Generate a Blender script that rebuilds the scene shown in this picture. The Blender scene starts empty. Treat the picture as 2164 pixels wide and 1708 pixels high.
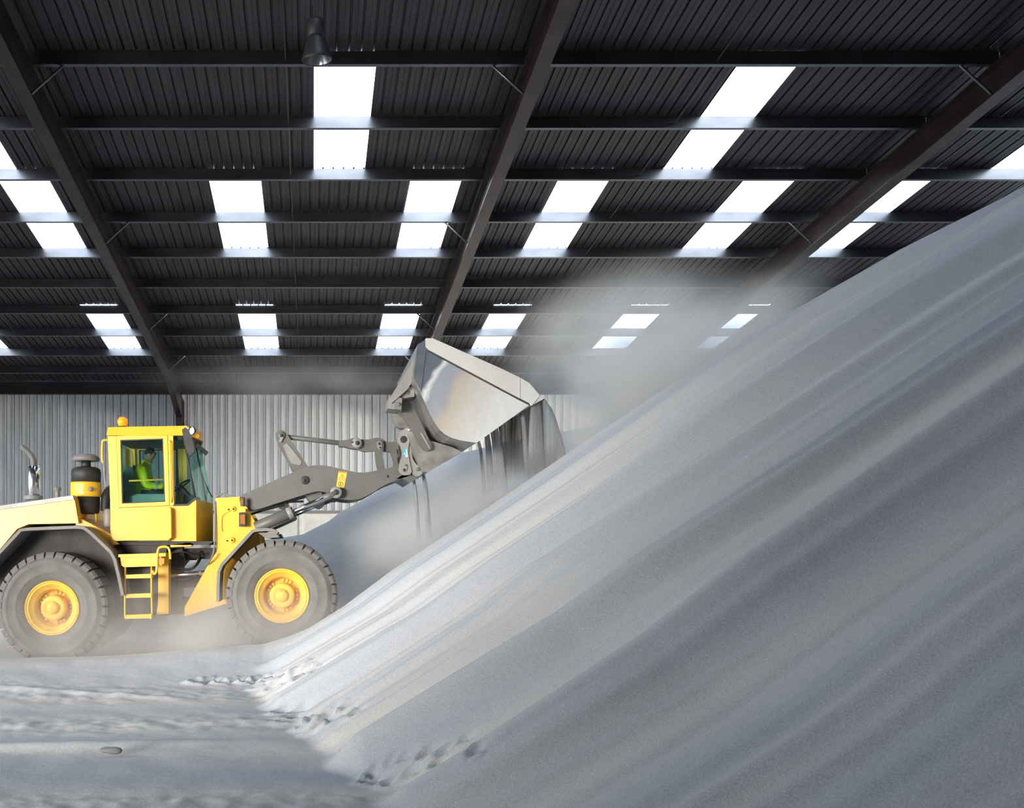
import bpy, bmesh, math, random
import numpy as np
from mathutils import Vector, Matrix
random.seed(7)
rng = np.random.RandomState(11)

# ------------------------------------------------------------------ camera, world, light, exposure
F = 2011.0            # focal length in pixels of the 2164 px wide frame
PX, PY = 660.0, 1150.0   # principal point (shifted view-camera lens)
CZ = 1.7              # eye height
scene = bpy.context.scene
col = scene.collection
cam = bpy.data.cameras.new('camera')
cam.sensor_fit = 'HORIZONTAL'; cam.sensor_width = 36.0
cam.lens = 36.0 * F / 2164.0
cam.shift_x = (1082.0 - PX) / 2164.0
cam.shift_y = (PY - 854.0) / 2164.0
cam.clip_end = 300
cam.dof.use_dof = True
cam.dof.focus_distance = 11.0
cam.dof.aperture_fstop = 4.0
camo = bpy.data.objects.new('camera', cam); col.objects.link(camo)
camo.location = (0, 0, CZ); camo.rotation_euler = (math.pi/2, 0, 0)
scene.camera = camo

world = bpy.data.worlds.new('sky'); scene.world = world
world.use_nodes = True
bg = world.node_tree.nodes['Background']
bg.inputs[0].default_value = (0.75, 0.86, 1.0, 1); bg.inputs[1].default_value = 1.2

def area(name, loc, target, sx, sy, power, color, spread=180):
    l = bpy.data.lights.new(name, 'AREA'); l.shape = 'RECTANGLE'; l.size = sx; l.size_y = sy
    l.energy = power; l.color = color; l.spread = math.radians(spread)
    o = bpy.data.objects.new(name, l); col.objects.link(o); o.location = loc
    d = Vector(target) - Vector(loc)
    o.rotation_euler = d.to_track_quat('-Z', 'Y').to_euler()
    return o
# daylight entering through the big open doorway in the left wall
area('doorway_daylight', (-12.6, 8.6, 3.6), (1.0, 15.0, 1.6), 7.0, 6.6, 440, (1.0, 0.96, 0.90), 110)
# daylight through the doorway in the wall behind the camera
area('rear_doorway_daylight', (-10.3, -3.8, 2.6), (2.2, 18, 1.9), 4.8, 5.0, 330, (1.0, 0.93, 0.81), 38)

# unseen right-wall opening and its light, added to brighten the far wall
area('far_wall_fill_light', (20.2, 24.0, 4.2), (1.0, 33.0, 1.2), 6.0, 5.0, 950, (1.0, 0.93, 0.80), 70)

scene.view_settings.view_transform = 'Standard'
scene.view_settings.look = 'None'
scene.view_settings.gamma = 1.0
scene.view_settings.exposure = 0.0
scene.view_settings.use_curve_mapping = False
try:
    scene.cycles.use_denoising = True
    scene.cycles.volume_step_rate = 2.0
    scene.cycles.volume_bounces = 2
    scene.cycles.max_bounces = 6
    scene.cycles.adaptive_threshold = .02
    scene.cycles.sample_clamp_indirect = 6.0
except Exception:
    pass

SKY_STRENGTH = 6.3

def W(px, py, D):
    k = D / F
    return Vector(((px - PX) * k, D, CZ + (PY - py) * k))

# ------------------------------------------------------------------ materials
MATS = {}
def nmat(name):
    m = bpy.data.materials.new(name); m.use_nodes = True
    nt = m.node_tree; nt.nodes.clear()
    out = nt.nodes.new('ShaderNodeOutputMaterial')
    return m, nt, out
def mat(name, color, rough=0.6, metal=0.0, var=0.12, vscale=3.0, bump=0.0, bscale=40.0, color2=None,
        stretch=(1, 1, 1), emit=0.0, coat=0.0):
    m, nt, out = nmat(name)
    N = nt.nodes.new; L = nt.links.new
    b = N('ShaderNodeBsdfPrincipled')
    b.inputs['Roughness'].default_value = rough; b.inputs['Metallic'].default_value = metal
    if coat: b.inputs['Coat Weight'].default_value = coat
    geo = N('ShaderNodeNewGeometry'); mp = N('ShaderNodeMapping'); mp.inputs['Scale'].default_value = stretch
    L(geo.outputs['Position'], mp.inputs['Vector'])
    nz = N('ShaderNodeTexNoise'); nz.inputs['Scale'].default_value = vscale; nz.inputs['Detail'].default_value = 4
    L(mp.outputs['Vector'], nz.inputs['Vector'])
    rmp = N('ShaderNodeValToRGB')
    c2 = color2 or tuple(c * (1 - var) for c in color)
    c1 = color if color2 else tuple(min(1, c * (1 + var)) for c in color)
    rmp.color_ramp.elements[0].position = .35; rmp.color_ramp.elements[1].position = .65
    rmp.color_ramp.elements[0].color = (*c2, 1); rmp.color_ramp.elements[1].color = (*c1, 1)
    L(nz.outputs['Fac'], rmp.inputs['Fac']); L(rmp.outputs['Color'], b.inputs['Base Color'])
    if bump:
        n2 = N('ShaderNodeTexNoise'); n2.inputs['Scale'].default_value = bscale; n2.inputs['Detail'].default_value = 3
        L(geo.outputs['Position'], n2.inputs['Vector'])
        bp = N('ShaderNodeBump'); bp.inputs['Strength'].default_value = bump; bp.inputs['Distance'].default_value = 0.02
        L(n2.outputs['Fac'], bp.inputs['Height']); L(bp.outputs['Normal'], b.inputs['Normal'])
    if emit:
        b.inputs['Emission Color'].default_value = (*color, 1); b.inputs['Emission Strength'].default_value = emit
    L(b.outputs['BSDF'], out.inputs['Surface'])
    MATS[name] = m
    return m
M_YEL = mat('yellow_paint', (0.86, 0.50, 0.035), .38, 0, .05, 1.5, coat=.2)
M_YEL_D = mat('yellow_paint_dusty', (0.80, 0.50, 0.07), .6, 0, .10, 6)
M_GREY = mat('grey_boom_paint', (0.125, 0.125, 0.122), .45, 0, .08, 4, bump=.03)
M_LGREY = mat('light_grey_paint', (0.26, 0.257, 0.25), .5, 0, .08, 4)
M_BLACK = mat('black_plastic', (0.025, 0.025, 0.027), .55, 0, .2, 8)
M_DARK = mat('dark_chassis', (0.035, 0.033, 0.032), .6, 0, .3, 5)
M_FEND = mat('dusty_grey_fender', (0.20, 0.19, 0.18), .6, 0, .10, 5)
M_RUB = mat('dusty_rubber', (0.16, 0.155, 0.15), .85, 0, .12, 5, bump=.1)
M_CHROME = mat('polished_steel', (0.80, 0.80, 0.82), .16, 1, .03, 3)
M_STEEL = mat('worn_bucket_steel', (0.90, 0.90, 0.90), .28, .35, .1, 1.2, bump=.2, bscale=3, color2=(0.80, 0.78, 0.75))
M_BSHELL = mat('dull_bucket_steel', (0.30, 0.29, 0.285), .45, .6, .25, 4)
M_TEAL = mat('teal_upholstery', (0.20, 0.33, 0.32), .8, 0, .08, 6)
M_AMBER = mat('amber_plastic', (1.0, 0.33, 0.01), .3, 0, .03, 3, emit=.6)
M_LAMPW = mat('lamp_glass_glint', (1.0, 0.98, 0.94), .2, 0, .02, 3, emit=6.0)  # white reflection on the lens put in as glow
M_STICK = mat('yellow_sticker', (0.90, 0.55, 0.08), .5, 0, .03, 3)
M_ORANGE = mat('orange_print', (0.85, 0.25, 0.02), .5, 0, .03, 3)
M_PRINT = mat('black_print', (0.03, 0.025, 0.02), .6, 0, .03, 3)
M_CYAN = mat('cyan_print', (0.03, 0.42, 0.62), .5, 0, .03, 3)
M_WHITE = mat('white_print', (0.85, 0.85, 0.84), .5, 0, .03, 3)
M_HIVIS = mat('hi_vis_fabric', (0.72, 0.88, 0.02), .8, 0, .1, 9, bump=.3, bscale=25)
M_SKIN = mat('skin', (0.42, 0.24, 0.17), .6, 0, .05, 9)
M_TROU = mat('dark_trousers', (0.03, 0.035, 0.05), .8, 0, .1, 9)
M_HAIR = mat('dark_hair', (0.02, 0.015, 0.012), .7, 0, .1, 30)
M_REFL = mat('reflective_band', (0.75, 0.76, 0.74), .35, .3, .05, 9)
M_ROOF = mat('dark_galvanised_sheet', (0.045, 0.041, 0.044), .42, .4, .22, 1.3, stretch=(6, .6, 1), bump=.05)
M_WALL = mat('galvanised_wall_sheet', (0.72, 0.72, 0.72), .4, .1, .10, 1.6, stretch=(5, 1, .35), bump=.04)
M_PURL = mat('galvanised_purlin', (0.165, 0.165, 0.175), .35, 1.0, .15, 3, stretch=(.4, 1, 1), bump=.06, bscale=60)
M_FRAME = mat('red_oxide_steel', (0.050, 0.034, 0.032), .33, .5, .25, 2, bump=.05)
M_CONC = mat('pale_concrete', (0.80, 0.78, 0.71), .9, 0, .10, 2.5, bump=.3, bscale=12)
M_LAMP = mat('dark_lamp_housing', (0.03, 0.03, 0.035), .5, .2, .1, 6)
M_REFLEC = mat('lamp_reflector', (0.30, 0.30, 0.32), .25, .8, .1, 6)

def reflection_plate_material():  # reflections on the side plate put into its colour as a ramp
    m, nt, out = nmat('bucket_side_reflections')
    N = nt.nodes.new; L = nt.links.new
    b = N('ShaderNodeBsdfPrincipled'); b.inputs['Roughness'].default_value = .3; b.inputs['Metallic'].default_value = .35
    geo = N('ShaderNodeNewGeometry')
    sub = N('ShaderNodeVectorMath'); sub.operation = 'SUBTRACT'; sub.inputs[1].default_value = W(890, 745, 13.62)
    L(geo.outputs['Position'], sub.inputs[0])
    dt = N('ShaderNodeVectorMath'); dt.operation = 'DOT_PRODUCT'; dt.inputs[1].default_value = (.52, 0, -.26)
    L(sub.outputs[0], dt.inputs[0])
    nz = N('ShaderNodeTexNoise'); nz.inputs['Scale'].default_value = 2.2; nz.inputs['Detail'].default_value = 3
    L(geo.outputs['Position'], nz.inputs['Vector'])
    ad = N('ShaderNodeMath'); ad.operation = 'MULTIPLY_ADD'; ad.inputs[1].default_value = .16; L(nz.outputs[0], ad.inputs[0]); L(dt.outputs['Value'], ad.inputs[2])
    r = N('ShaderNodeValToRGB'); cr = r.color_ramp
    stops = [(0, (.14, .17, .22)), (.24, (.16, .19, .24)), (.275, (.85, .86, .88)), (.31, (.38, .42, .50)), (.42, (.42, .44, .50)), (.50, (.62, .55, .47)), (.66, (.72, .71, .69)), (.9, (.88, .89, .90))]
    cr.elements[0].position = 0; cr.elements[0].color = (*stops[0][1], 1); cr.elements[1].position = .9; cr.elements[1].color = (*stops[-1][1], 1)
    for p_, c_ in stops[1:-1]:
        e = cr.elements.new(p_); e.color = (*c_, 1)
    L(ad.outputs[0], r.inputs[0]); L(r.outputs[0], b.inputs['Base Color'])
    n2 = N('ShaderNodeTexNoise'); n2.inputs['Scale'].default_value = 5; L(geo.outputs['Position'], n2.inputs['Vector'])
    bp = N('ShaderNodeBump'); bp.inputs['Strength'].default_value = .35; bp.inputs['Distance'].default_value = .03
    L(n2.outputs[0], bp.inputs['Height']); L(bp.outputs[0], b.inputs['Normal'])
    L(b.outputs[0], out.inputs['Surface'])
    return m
M_SIDE = reflection_plate_material()
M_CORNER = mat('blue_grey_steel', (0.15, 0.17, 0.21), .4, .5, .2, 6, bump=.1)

def sand_material(name, streak):
    m, nt, out = nmat(name)
    N = nt.nodes.new; L = nt.links.new
    b = N('ShaderNodeBsdfPrincipled'); b.inputs['Roughness'].default_value = .85
    geo = N('ShaderNodeNewGeometry')
    mp = N('ShaderNodeMapping'); mp.inputs['Scale'].default_value = (.12, 1.2, .12) if streak else (.8, 1.0, .8)
    L(geo.outputs['Position'], mp.inputs['Vector'])
    n1 = N('ShaderNodeTexNoise'); n1.inputs['Scale'].default_value = 1.0; n1.inputs['Detail'].default_value = 1.5
    L(mp.outputs['Vector'], n1.inputs['Vector'])
    r1 = N('ShaderNodeValToRGB')
    r1.color_ramp.elements[0].position = .32; r1.color_ramp.elements[1].position = .68
    r1.color_ramp.elements[0].color = (.43, .475, .56, 1); r1.color_ramp.elements[1].color = (.62, .62, .62, 1)
    L(n1.outputs['Fac'], r1.inputs['Fac'])
    n2 = N('ShaderNodeTexNoise'); n2.inputs['Scale'].default_value = 150; n2.inputs['Detail'].default_value = 2
    L(geo.outputs['Position'], n2.inputs['Vector'])
    r2 = N('ShaderNodeValToRGB')
    r2.color_ramp.elements[0].position = .3; r2.color_ramp.elements[1].position = .75
    r2.color_ramp.elements[0].color = (.72, .72, .72, 1); r2.color_ramp.elements[1].color = (1.28, 1.28, 1.28, 1)
    L(n2.outputs['Fac'], r2.inputs['Fac'])
    mx = N('ShaderNodeMix'); mx.data_type = 'RGBA'; mx.blend_type = 'MULTIPLY'; mx.inputs[0].default_value = 1
    L(r1.outputs['Color'], mx.inputs[6]); L(r2.outputs['Color'], mx.inputs[7])
    L(mx.outputs[2], b.inputs['Base Color'])
    bp = N('ShaderNodeBump'); bp.inputs['Strength'].default_value = .35; bp.inputs['Distance'].default_value = .006
    L(n2.outputs['Fac'], bp.inputs['Height'])
    n3 = N('ShaderNodeTexNoise'); n3.inputs['Scale'].default_value = 9; n3.inputs['Detail'].default_value = 4
    L(geo.outputs['Position'], n3.inputs['Vector'])
    bp2 = N('ShaderNodeBump'); bp2.inputs['Strength'].default_value = .18; bp2.inputs['Distance'].default_value = .03
    L(n3.outputs['Fac'], bp2.inputs['Height']); L(bp.outputs['Normal'], bp2.inputs['Normal'])
    L(bp2.outputs['Normal'], b.inputs['Normal'])
    L(b.outputs['BSDF'], out.inputs['Surface'])
    return m
M_SAND = sand_material('pale_sand_slope', True)
M_SANDF = sand_material('pale_sand_ground', False)

def glass_material():
    m, nt, out = nmat('teal_cab_glass')
    N = nt.nodes.new; L = nt.links.new
    t = N('ShaderNodeBsdfTransparent'); t.inputs[0].default_value = (.76, .88, .86, 1)
    g = N('ShaderNodeBsdfGlossy'); g.inputs['Roughness'].default_value = .03; g.inputs[0].default_value = (.9, 1, 1, 1)
    lw = N('ShaderNodeLayerWeight'); lw.inputs[0].default_value = .5
    pw = N('ShaderNodeMath'); pw.operation = 'POWER'; pw.inputs[1].default_value = 4.0; L(lw.outputs['Facing'], pw.inputs[0])
    fr = N('ShaderNodeMath'); fr.operation = 'MULTIPLY_ADD'; fr.inputs[1].default_value = .35; fr.inputs[2].default_value = .025; L(pw.outputs[0], fr.inputs[0])
    mx = N('ShaderNodeMixShader')
    L(fr.outputs[0], mx.inputs[0]); L(t.outputs[0], mx.inputs[1]); L(g.outputs[0], mx.inputs[2])
    L(mx.outputs[0], out.inputs['Surface'])
    return m
M_GLASS = glass_material()

def skylight_material():
    m, nt, out = nmat('daylit_translucent_sheet')
    e = nt.nodes.new('ShaderNodeEmission'); e.inputs[0].default_value = (.76, .88, 1.0, 1)
    e.inputs[1].default_value = SKY_STRENGTH
    nt.links.new(e.outputs[0], out.inputs['Surface'])
    return m
M_SKYL = skylight_material()

# ------------------------------------------------------------------ helpers
WL = {}
def wloc(o):
    return WL.get(o.name, Vector((0, 0, 0))) if o else Vector((0, 0, 0))
def tag(o, label=None, cat=None, group=None, kind=None):
    if label: o['label'] = label
    if cat: o['category'] = cat
    if group: o['group'] = group
    if kind: o['kind'] = kind
    return o
def empty(name, loc, parent=None):
    o = bpy.data.objects.new(name, None); col.objects.link(o)
    o.empty_display_size = .2
    WL[o.name] = Vector(loc)
    if parent:
        o.parent = parent; o.matrix_parent_inverse = Matrix.Translation(-wloc(parent))
    o.location = loc
    return o
def link(name, me, material, parent=None, loc=(0, 0, 0), rot=None):
    o = bpy.data.objects.new(name, me); col.objects.link(o)
    if material is not None and not me.materials: me.materials.append(material)
    if parent:
        o.parent = parent; o.matrix_parent_inverse = Matrix.Translation(-wloc(parent))
    o.location = loc
    if rot: o.rotation_euler = rot
    WL[o.name] = Vector(loc)
    return o
def bm_mesh(bm, name):
    bmesh.ops.recalc_face_normals(bm, faces=bm.faces)
    me = bpy.data.meshes.new(name); bm.to_mesh(me); bm.free()
    return me
def bevel(bm, off, seg=2):
    if off > 0:
        es = [e for e in bm.edges if len(e.link_faces) == 2 and e.calc_face_angle(0) > .5]
        bmesh.ops.bevel(bm, geom=es, offset=off, segments=seg, profile=.6, affect='EDGES', clamp_overlap=True)
def bm_box(bm, x0, x1, y0, y1, z0, z1):
    vs = [bm.verts.new(p) for p in ((x0,y0,z0),(x1,y0,z0),(x1,y1,z0),(x0,y1,z0),(x0,y0,z1),(x1,y0,z1),(x1,y1,z1),(x0,y1,z1))]
    for f in ((0,3,2,1),(4,5,6,7),(0,1,5,4),(1,2,6,5),(2,3,7,6),(3,0,4,7)):
        bm.faces.new([vs[i] for i in f])
def box(name, x0, x1, y0, y1, z0, z1, m, parent=None, bev=0.0, seg=2):
    bm = bmesh.new(); bm_box(bm, x0, x1, y0, y1, z0, z1); bevel(bm, bev, seg)
    return link(name, bm_mesh(bm, name), m, parent)
def bm_prism(bm, xz, y0, y1):
    a = [bm.verts.new((x, y0, z)) for x, z in xz]; b = [bm.verts.new((x, y1, z)) for x, z in xz]
    bm.faces.new(a); bm.faces.new(b[::-1]); n = len(xz)
    for i in range(n): bm.faces.new((a[i], b[i], b[(i+1) % n], a[(i+1) % n]))
def pxz(pts, D):
    r = []
    for p in pts:
        w = W(p[0], p[1], D); r.append((w.x, w.z))
    return r
def chaikin(pts, n=2):
    for _ in range(n):
        q = []
        for i in range(len(pts)):
            a, b = pts[i], pts[(i+1) % len(pts)]
            q.append((a[0]*.75+b[0]*.25, a[1]*.75+b[1]*.25)); q.append((a[0]*.25+b[0]*.75, a[1]*.25+b[1]*.75))
        pts = q
    return pts
def prism(name, pts, D0, D1, m, parent=None, bev=0.0, smooth=0, Dref=None):
    if smooth: pts = chaikin(pts, smooth)
    bm = bmesh.new(); bm_prism(bm, pxz(pts, Dref or D0), D0, D1); bevel(bm, bev)
    return link(name, bm_mesh(bm, name), m, parent)
def prism_xz(name, xz, y0, y1, m, parent=None, bev=0.0):
    bm = bmesh.new(); bm_prism(bm, xz, y0, y1); bevel(bm, bev)
    return link(name, bm_mesh(bm, name), m, parent)
def bm_lathe(bm, prof, seg=48, center=(0, 0, 0), axis=Vector((0, 1, 0))):
    # prof: list of (radius, distance along axis)
    axis = Vector(axis).normalized(); c = Vector(center)
    u = axis.orthogonal().normalized(); v = axis.cross(u)
    rings = []
    for r, t in prof:
        if r < 1e-5:
            rings.append([bm.verts.new(c + axis*t)])
        else:
            rings.append([bm.verts.new(c + axis*t + (u*math.cos(2*math.pi*i/seg) + v*math.sin(2*math.pi*i/seg))*r) for i in range(seg)])
    for a, b in zip(rings, rings[1:]):
        for i in range(seg):
            j = (i+1) % seg
            if len(a) == 1 and len(b) == 1: continue
            if len(a) == 1: f = bm.faces.new((a[0], b[i], b[j]))
            elif len(b) == 1: f = bm.faces.new((a[i], a[j], b[0]))
            else: f = bm.faces.new((a[i], a[j], b[j], b[i]))
            f.smooth = True
def lathe(name, prof, center, axis, m, parent=None, seg=40):
    bm = bmesh.new(); bm_lathe(bm, prof, seg, center, axis)
    return link(name, bm_mesh(bm, name), m, parent)
def cyl(name, a, b, r, m, parent=None, seg=20, r2=None, cap=.12):
    a = Vector(a); b = Vector(b); L_ = (b - a).length; r2 = r if r2 is None else r2
    e = min(r, L_*.4)*cap; e2 = min(r2, L_*.4)*cap
    return lathe(name, [(0, 0), (r-e, 0), (r, e), (r2, L_-e2), (r2-e2, L_), (0, L_)], a, b - a, m, parent, seg)
def bm_tube(bm, pts, r, seg=10):
    pts = [Vector(p) for p in pts]; rings = []
    prev = None
    for i, p in enumerate(pts):
        t = (pts[min(i+1, len(pts)-1)] - pts[max(i-1, 0)]).normalized()
        if prev is None: u = t.orthogonal().normalized()
        else: u = (prev - t*prev.dot(t)).normalized()
        prev = u; v = t.cross(u)
        rings.append([bm.verts.new(p + (u*math.cos(2*math.pi*k/seg) + v*math.sin(2*math.pi*k/seg))*r) for k in range(seg)])
    for a, b in zip(rings, rings[1:]):
        for k in range(seg):
            f = bm.faces.new((a[k], a[(k+1) % seg], b[(k+1) % seg], b[k])); f.smooth = True
    bm.faces.new(rings[0]); bm.faces.new(rings[-1][::-1])
def spline(pts, n=6):
    pts = [Vector(p) for p in pts]; out = []
    P = [pts[0]] + pts + [pts[-1]]
    for i in range(1, len(P)-2):
        p0, p1, p2, p3 = P[i-1], P[i], P[i+1], P[i+2]
        for k in range(n):
            t = k/n
            out.append(.5*((2*p1) + (p2-p0)*t + (2*p0-5*p1+4*p2-p3)*t*t + (3*p1-p0-3*p2+p3)*t**3))
    out.append(pts[-1]); return out
def tube(name, pts, r, m, parent=None, seg=10, n=6):
    bm = bmesh.new(); bm_tube(bm, spline(pts, n) if n else pts, r, seg)
    return link(name, bm_mesh(bm, name), m, parent)
def ptube(name, pts, D, r, m, parent=None, n=6):
    return tube(name, [W(p[0], p[1], p[2] if len(p) > 2 else D) for p in pts], r, m, parent, 10, n)
def band(name, pts, th, D0, D1, m, parent=None, bev=.008):
    # thick band that follows a pixel polyline (thickness goes to the right-hand side of travel)
    P = [Vector((x, z)) for x, z in pxz(pts, D0)]; inner = []
    for i, p in enumerate(P):
        t = (P[min(i+1, len(P)-1)] - P[max(i-1, 0)]).normalized()
        inner.append(p + Vector((t.y, -t.x))*th)
    bm = bmesh.new(); bm_prism(bm, [tuple(p) for p in P] + [tuple(p) for p in inner[::-1]], D0, D1); bevel(bm, bev)
    return link(name, bm_mesh(bm, name), m, parent)
def disc(name, px, py, rpx, D, th, m, parent=None, seg=24):
    c = W(px, py, D); r = rpx*D/F
    return lathe(name, [(0, -th), (r*.9, -th), (r, -th*.7), (r, .02), (0, .02)], c, (0, 1, 0), m, parent, seg)

# ------------------------------------------------------------------ structure: roof, walls
def roof_z(y): return 11.19 - .1208*y           # purlin mid height
def purlin_y(i): return 15.05 + 1.8*i
WALL_Y = 33.1
X_L, X_R = -13.0, 20.5
Y_F = -4.0
ceiling = empty('ceiling', (0, 15, 9.6)); tag(ceiling, 'dark ribbed metal shed roof sloping down to the far wall', 'ceiling', kind='structure')

def ribbed_profile(width, pitch, depth, flat_groove=True):
    n = max(1, round(width/pitch)); p = width/n; pts = []
    for i in range(n):
        x = i*p
        pts += [(x, 0), (x+p*.40, 0), (x+p*.44, .006), (x+p*.48, 0), (x+p*.80, 0), (x+p*.86, depth), (x+p*.97, depth)]
    pts.append((width, 0))
    return pts
def sheet_mesh(name, width, length, depth=.035):
    # along local x: width, along local y: length; ribs rise in +z
    pr = ribbed_profile(width, .2, depth); bm = bmesh.new()
    a = [bm.verts.new((x, 0, z)) for x, z in pr]; b = [bm.verts.new((x, length, z)) for x, z in pr]
    for i in range(len(pr)-1): bm.faces.new((a[i], a[i+1], b[i+1], b[i]))
    me = bpy.data.meshes.new(name); bm.to_mesh(me); bm.free()
    return me
slope = math.atan(.1208)
ROW = 3.6/math.cos(slope)
roof_me = sheet_mesh('roof_sheet', 1.0, ROW + .12); roof_me.materials.append(M_ROOF)
sky_me = sheet_mesh('skylight', 1.0, ROW + .02); sky_me.materials.append(M_SKYL)
COL_A = [(-13.0+6.25, -13.0+7.2), (.03, 1.03), (6.88, 7.84), (13.3, 14.3)]
COL_B = [(-10.4, -9.4), (-6.3, -5.28), (-2.07, -1.03), (1.97, 2.99), (4.93, 5.95), (8.66, 9.68), (11.36, 12.42), (15.4, 16.4)]
rows = {-10: [], -8: [], -6: [], -4: COL_A, -2: [], 0: COL_A, 2: COL_B, 4: [], 6: COL_B, 8: []}  # the unseen nearest skylight row is added to light the near sand
nw = 0
for i0, cols in rows.items():
    y0 = purlin_y(i0)
    z0 = roof_z(y0) + .115
    edges = [X_L] + [c for ab in cols for c in ab] + [X_R]
    def place(me, name, xa, xb, dz=0.0, parent=ceiling):
        ys = y0 - .05 if parent or i0 == 6 else y0 + .06
        o = link(name, me, None, parent, (xa, ys, roof_z(ys) + .115 + dz + .006), (-slope, 0, 0))
        o.scale = ((xb - xa) + (.004 if parent else 0), 1, 1)
        return o
    for a, b in zip(edges[0::2], edges[1::2]):
        n = max(1, round(b - a)); s = (b - a)/n
        for k in range(n): place(roof_me, 'roof_sheet', a + k*s, a + (k+1)*s, .004*(k % 2))
    for a, b in cols:
        nw += 1
        o = place(sky_me, 'window_%d' % nw, a, b, -.004, None)
        j = {0: 'row nearest the ridge', 2: 'middle row', 6: 'row nearest the far wall'}.get(i0, 'unseen row added to light the near sand')
        tag(o, 'bright white translucent skylight sheet in the roof, ' + j, 'skylight', 'skylights in the ' + j, 'structure')

# purlins (C sections), one object per bay
RAFX = [-12.55, -4.55, 3.45, 10.85, 18.6]
def purlin_mesh(name, length):
    h, w, t = .11, .035, .006
    sec = [(-w, -h), (w, -h), (w, -h+.03), (w-t, -h+.03), (w-t, -h+t), (-w+t, -h+t), (-w+t, h-t), (w, h-t), (w, h), (-w, h)]
    bm = bmesh.new()
    a = [bm.verts.new((0, y, z)) for y, z in sec]; b = [bm.verts.new((length, y, z)) for y, z in sec]
    n = len(sec)
    for i in range(n): bm.faces.new((a[i], a[(i+1) % n], b[(i+1) % n], b[i]))
    bm.faces.new(a); bm.faces.new(b[::-1])
    me = bm_mesh(bm, name); me.materials.append(M_PURL); return me
for bi in range(len(RAFX)):
    xa = RAFX[bi] if bi else X_L
    if bi == 0:
        spans = [(X_L, RAFX[0]), (RAFX[0], RAFX[1])]
    elif bi < len(RAFX)-1: spans = [(RAFX[bi], RAFX[bi+1])]
    else: spans = [(RAFX[bi], X_R)]
    for s0, s1 in spans:
        me = purlin_mesh('purlin', s1 - s0 - .02)
        for i in range(-10, 11):
            y = purlin_y(i)
            if i == 10: y -= .08
            link('purlin', me, None, ceiling, (s0 + .01, y, roof_z(y)), (-slope, 0, 0))
# sag rods running down the roof between the purlins
for xs in (-.42, 6.4, -8.6):
    bm = bmesh.new(); bm_tube(bm, [(xs, -3, roof_z(-3)-.03), (xs, 32.9, roof_z(32.9)-.03)], .012, 6)
    link('sag_rod', bm_mesh(bm, 'sag_rod'), M_DARK, ceiling)
# portal frames: rafter + column + knee braces
def i_beam(bm, p0, p1, h, w, tf=.022, tw=.014):
    # web vertical; runs p0 -> p1 (in the y/z plane)
    for (y0, z0), (y1, z1) in (((p0[1], p0[2]), (p1[1], p1[2])),):
        x = p0[0]
        def quadbox(xa, xb, za, zb):
            vs = [bm.verts.new(v) for v in ((xa,y0,z0+za),(xb,y0,z0+za),(xb,y0,z0+zb),(xa,y0,z0+zb),(xa,y1,z1+za),(xb,y1,z1+za),(xb,y1,z1+zb),(xa,y1,z1+zb))]
            for f in ((0,1,2,3),(7,6,5,4),(0,4,5,1),(1,5,6,2),(2,6,7,3),(3,7,4,0)): bm.faces.new([vs[k] for k in f])
        quadbox(x-w/2, x+w/2, -h, -h+tf); quadbox(x-w/2, x+w/2, -tf, 0); quadbox(x-tw/2, x+tw/2, -h+tf, -tf)
frame_labels = {-12.55: 'beside the doorway', -4.55: 'above the loader cab', 3.45: 'above the raised bucket',
                10.85: 'above the big sand slope', 18.6: 'beside the right wall'}
for X in RAFX:
    fr = empty('steel_frame', (X, WALL_Y-.3, 0)); tag(fr, 'dark red-brown steel portal frame ' + frame_labels[X], 'steel frame', 'portal frames', 'structure')
    bm = bmesh.new(); i_beam(bm, (X, -3.95, roof_z(-3.95)-.10), (X, 33.0, roof_z(33)-.10), .50, .24)
    link('rafter', bm_mesh(bm, 'rafter'), M_FRAME, fr)
    # haunch under the eaves
    ze = roof_z(33) - .6
    prism_xz_pts = [(29.8, roof_z(29.8)-.6), (33.0, ze), (33.0, ze-.75)]
    bm = bmesh.new()
    a = [bm.verts.new((X-.10, y, z)) for y, z in prism_xz_pts]; b = [bm.verts.new((X+.10, y, z)) for y, z in prism_xz_pts]
    bm.faces.new(a); bm.faces.new(b[::-1])
    for k in range(3): bm.faces.new((a[k], b[k], b[(k+1) % 3], a[(k+1) % 3]))
    link('haunch', bm_mesh(bm, 'haunch'), M_FRAME, fr)
    bm = bmesh.new(); bm_box(bm, X-.12, X+.12, 32.5, 32.53, 0, ze); bm_box(bm, X-.12, X+.12, 32.93, 32.96, 0, ze); bm_box(bm, X-.008, X+.008, 32.53, 32.93, 0, ze)
    link('column', bm_mesh(bm, 'column'), M_FRAME, fr)
    sgn = 1 if X < 0 else -1
    for i in (-6, -3, 0, 3, 6, 8):
        y = purlin_y(i)
        cyl('knee_brace', (X + sgn*.62, y, roof_z(y)-.09), (X + sgn*.1, y, roof_z(y)-.56), .022, M_PURL, fr, 8)
# eaves beam
eb = box('trim_1', X_L, X_R, 32.9, 33.05, roof_z(33)-.32, roof_z(33)-.10, M_FRAME)
tag(eb, 'dark eaves beam along the top of the far metal wall', 'beam', kind='structure')

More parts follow.
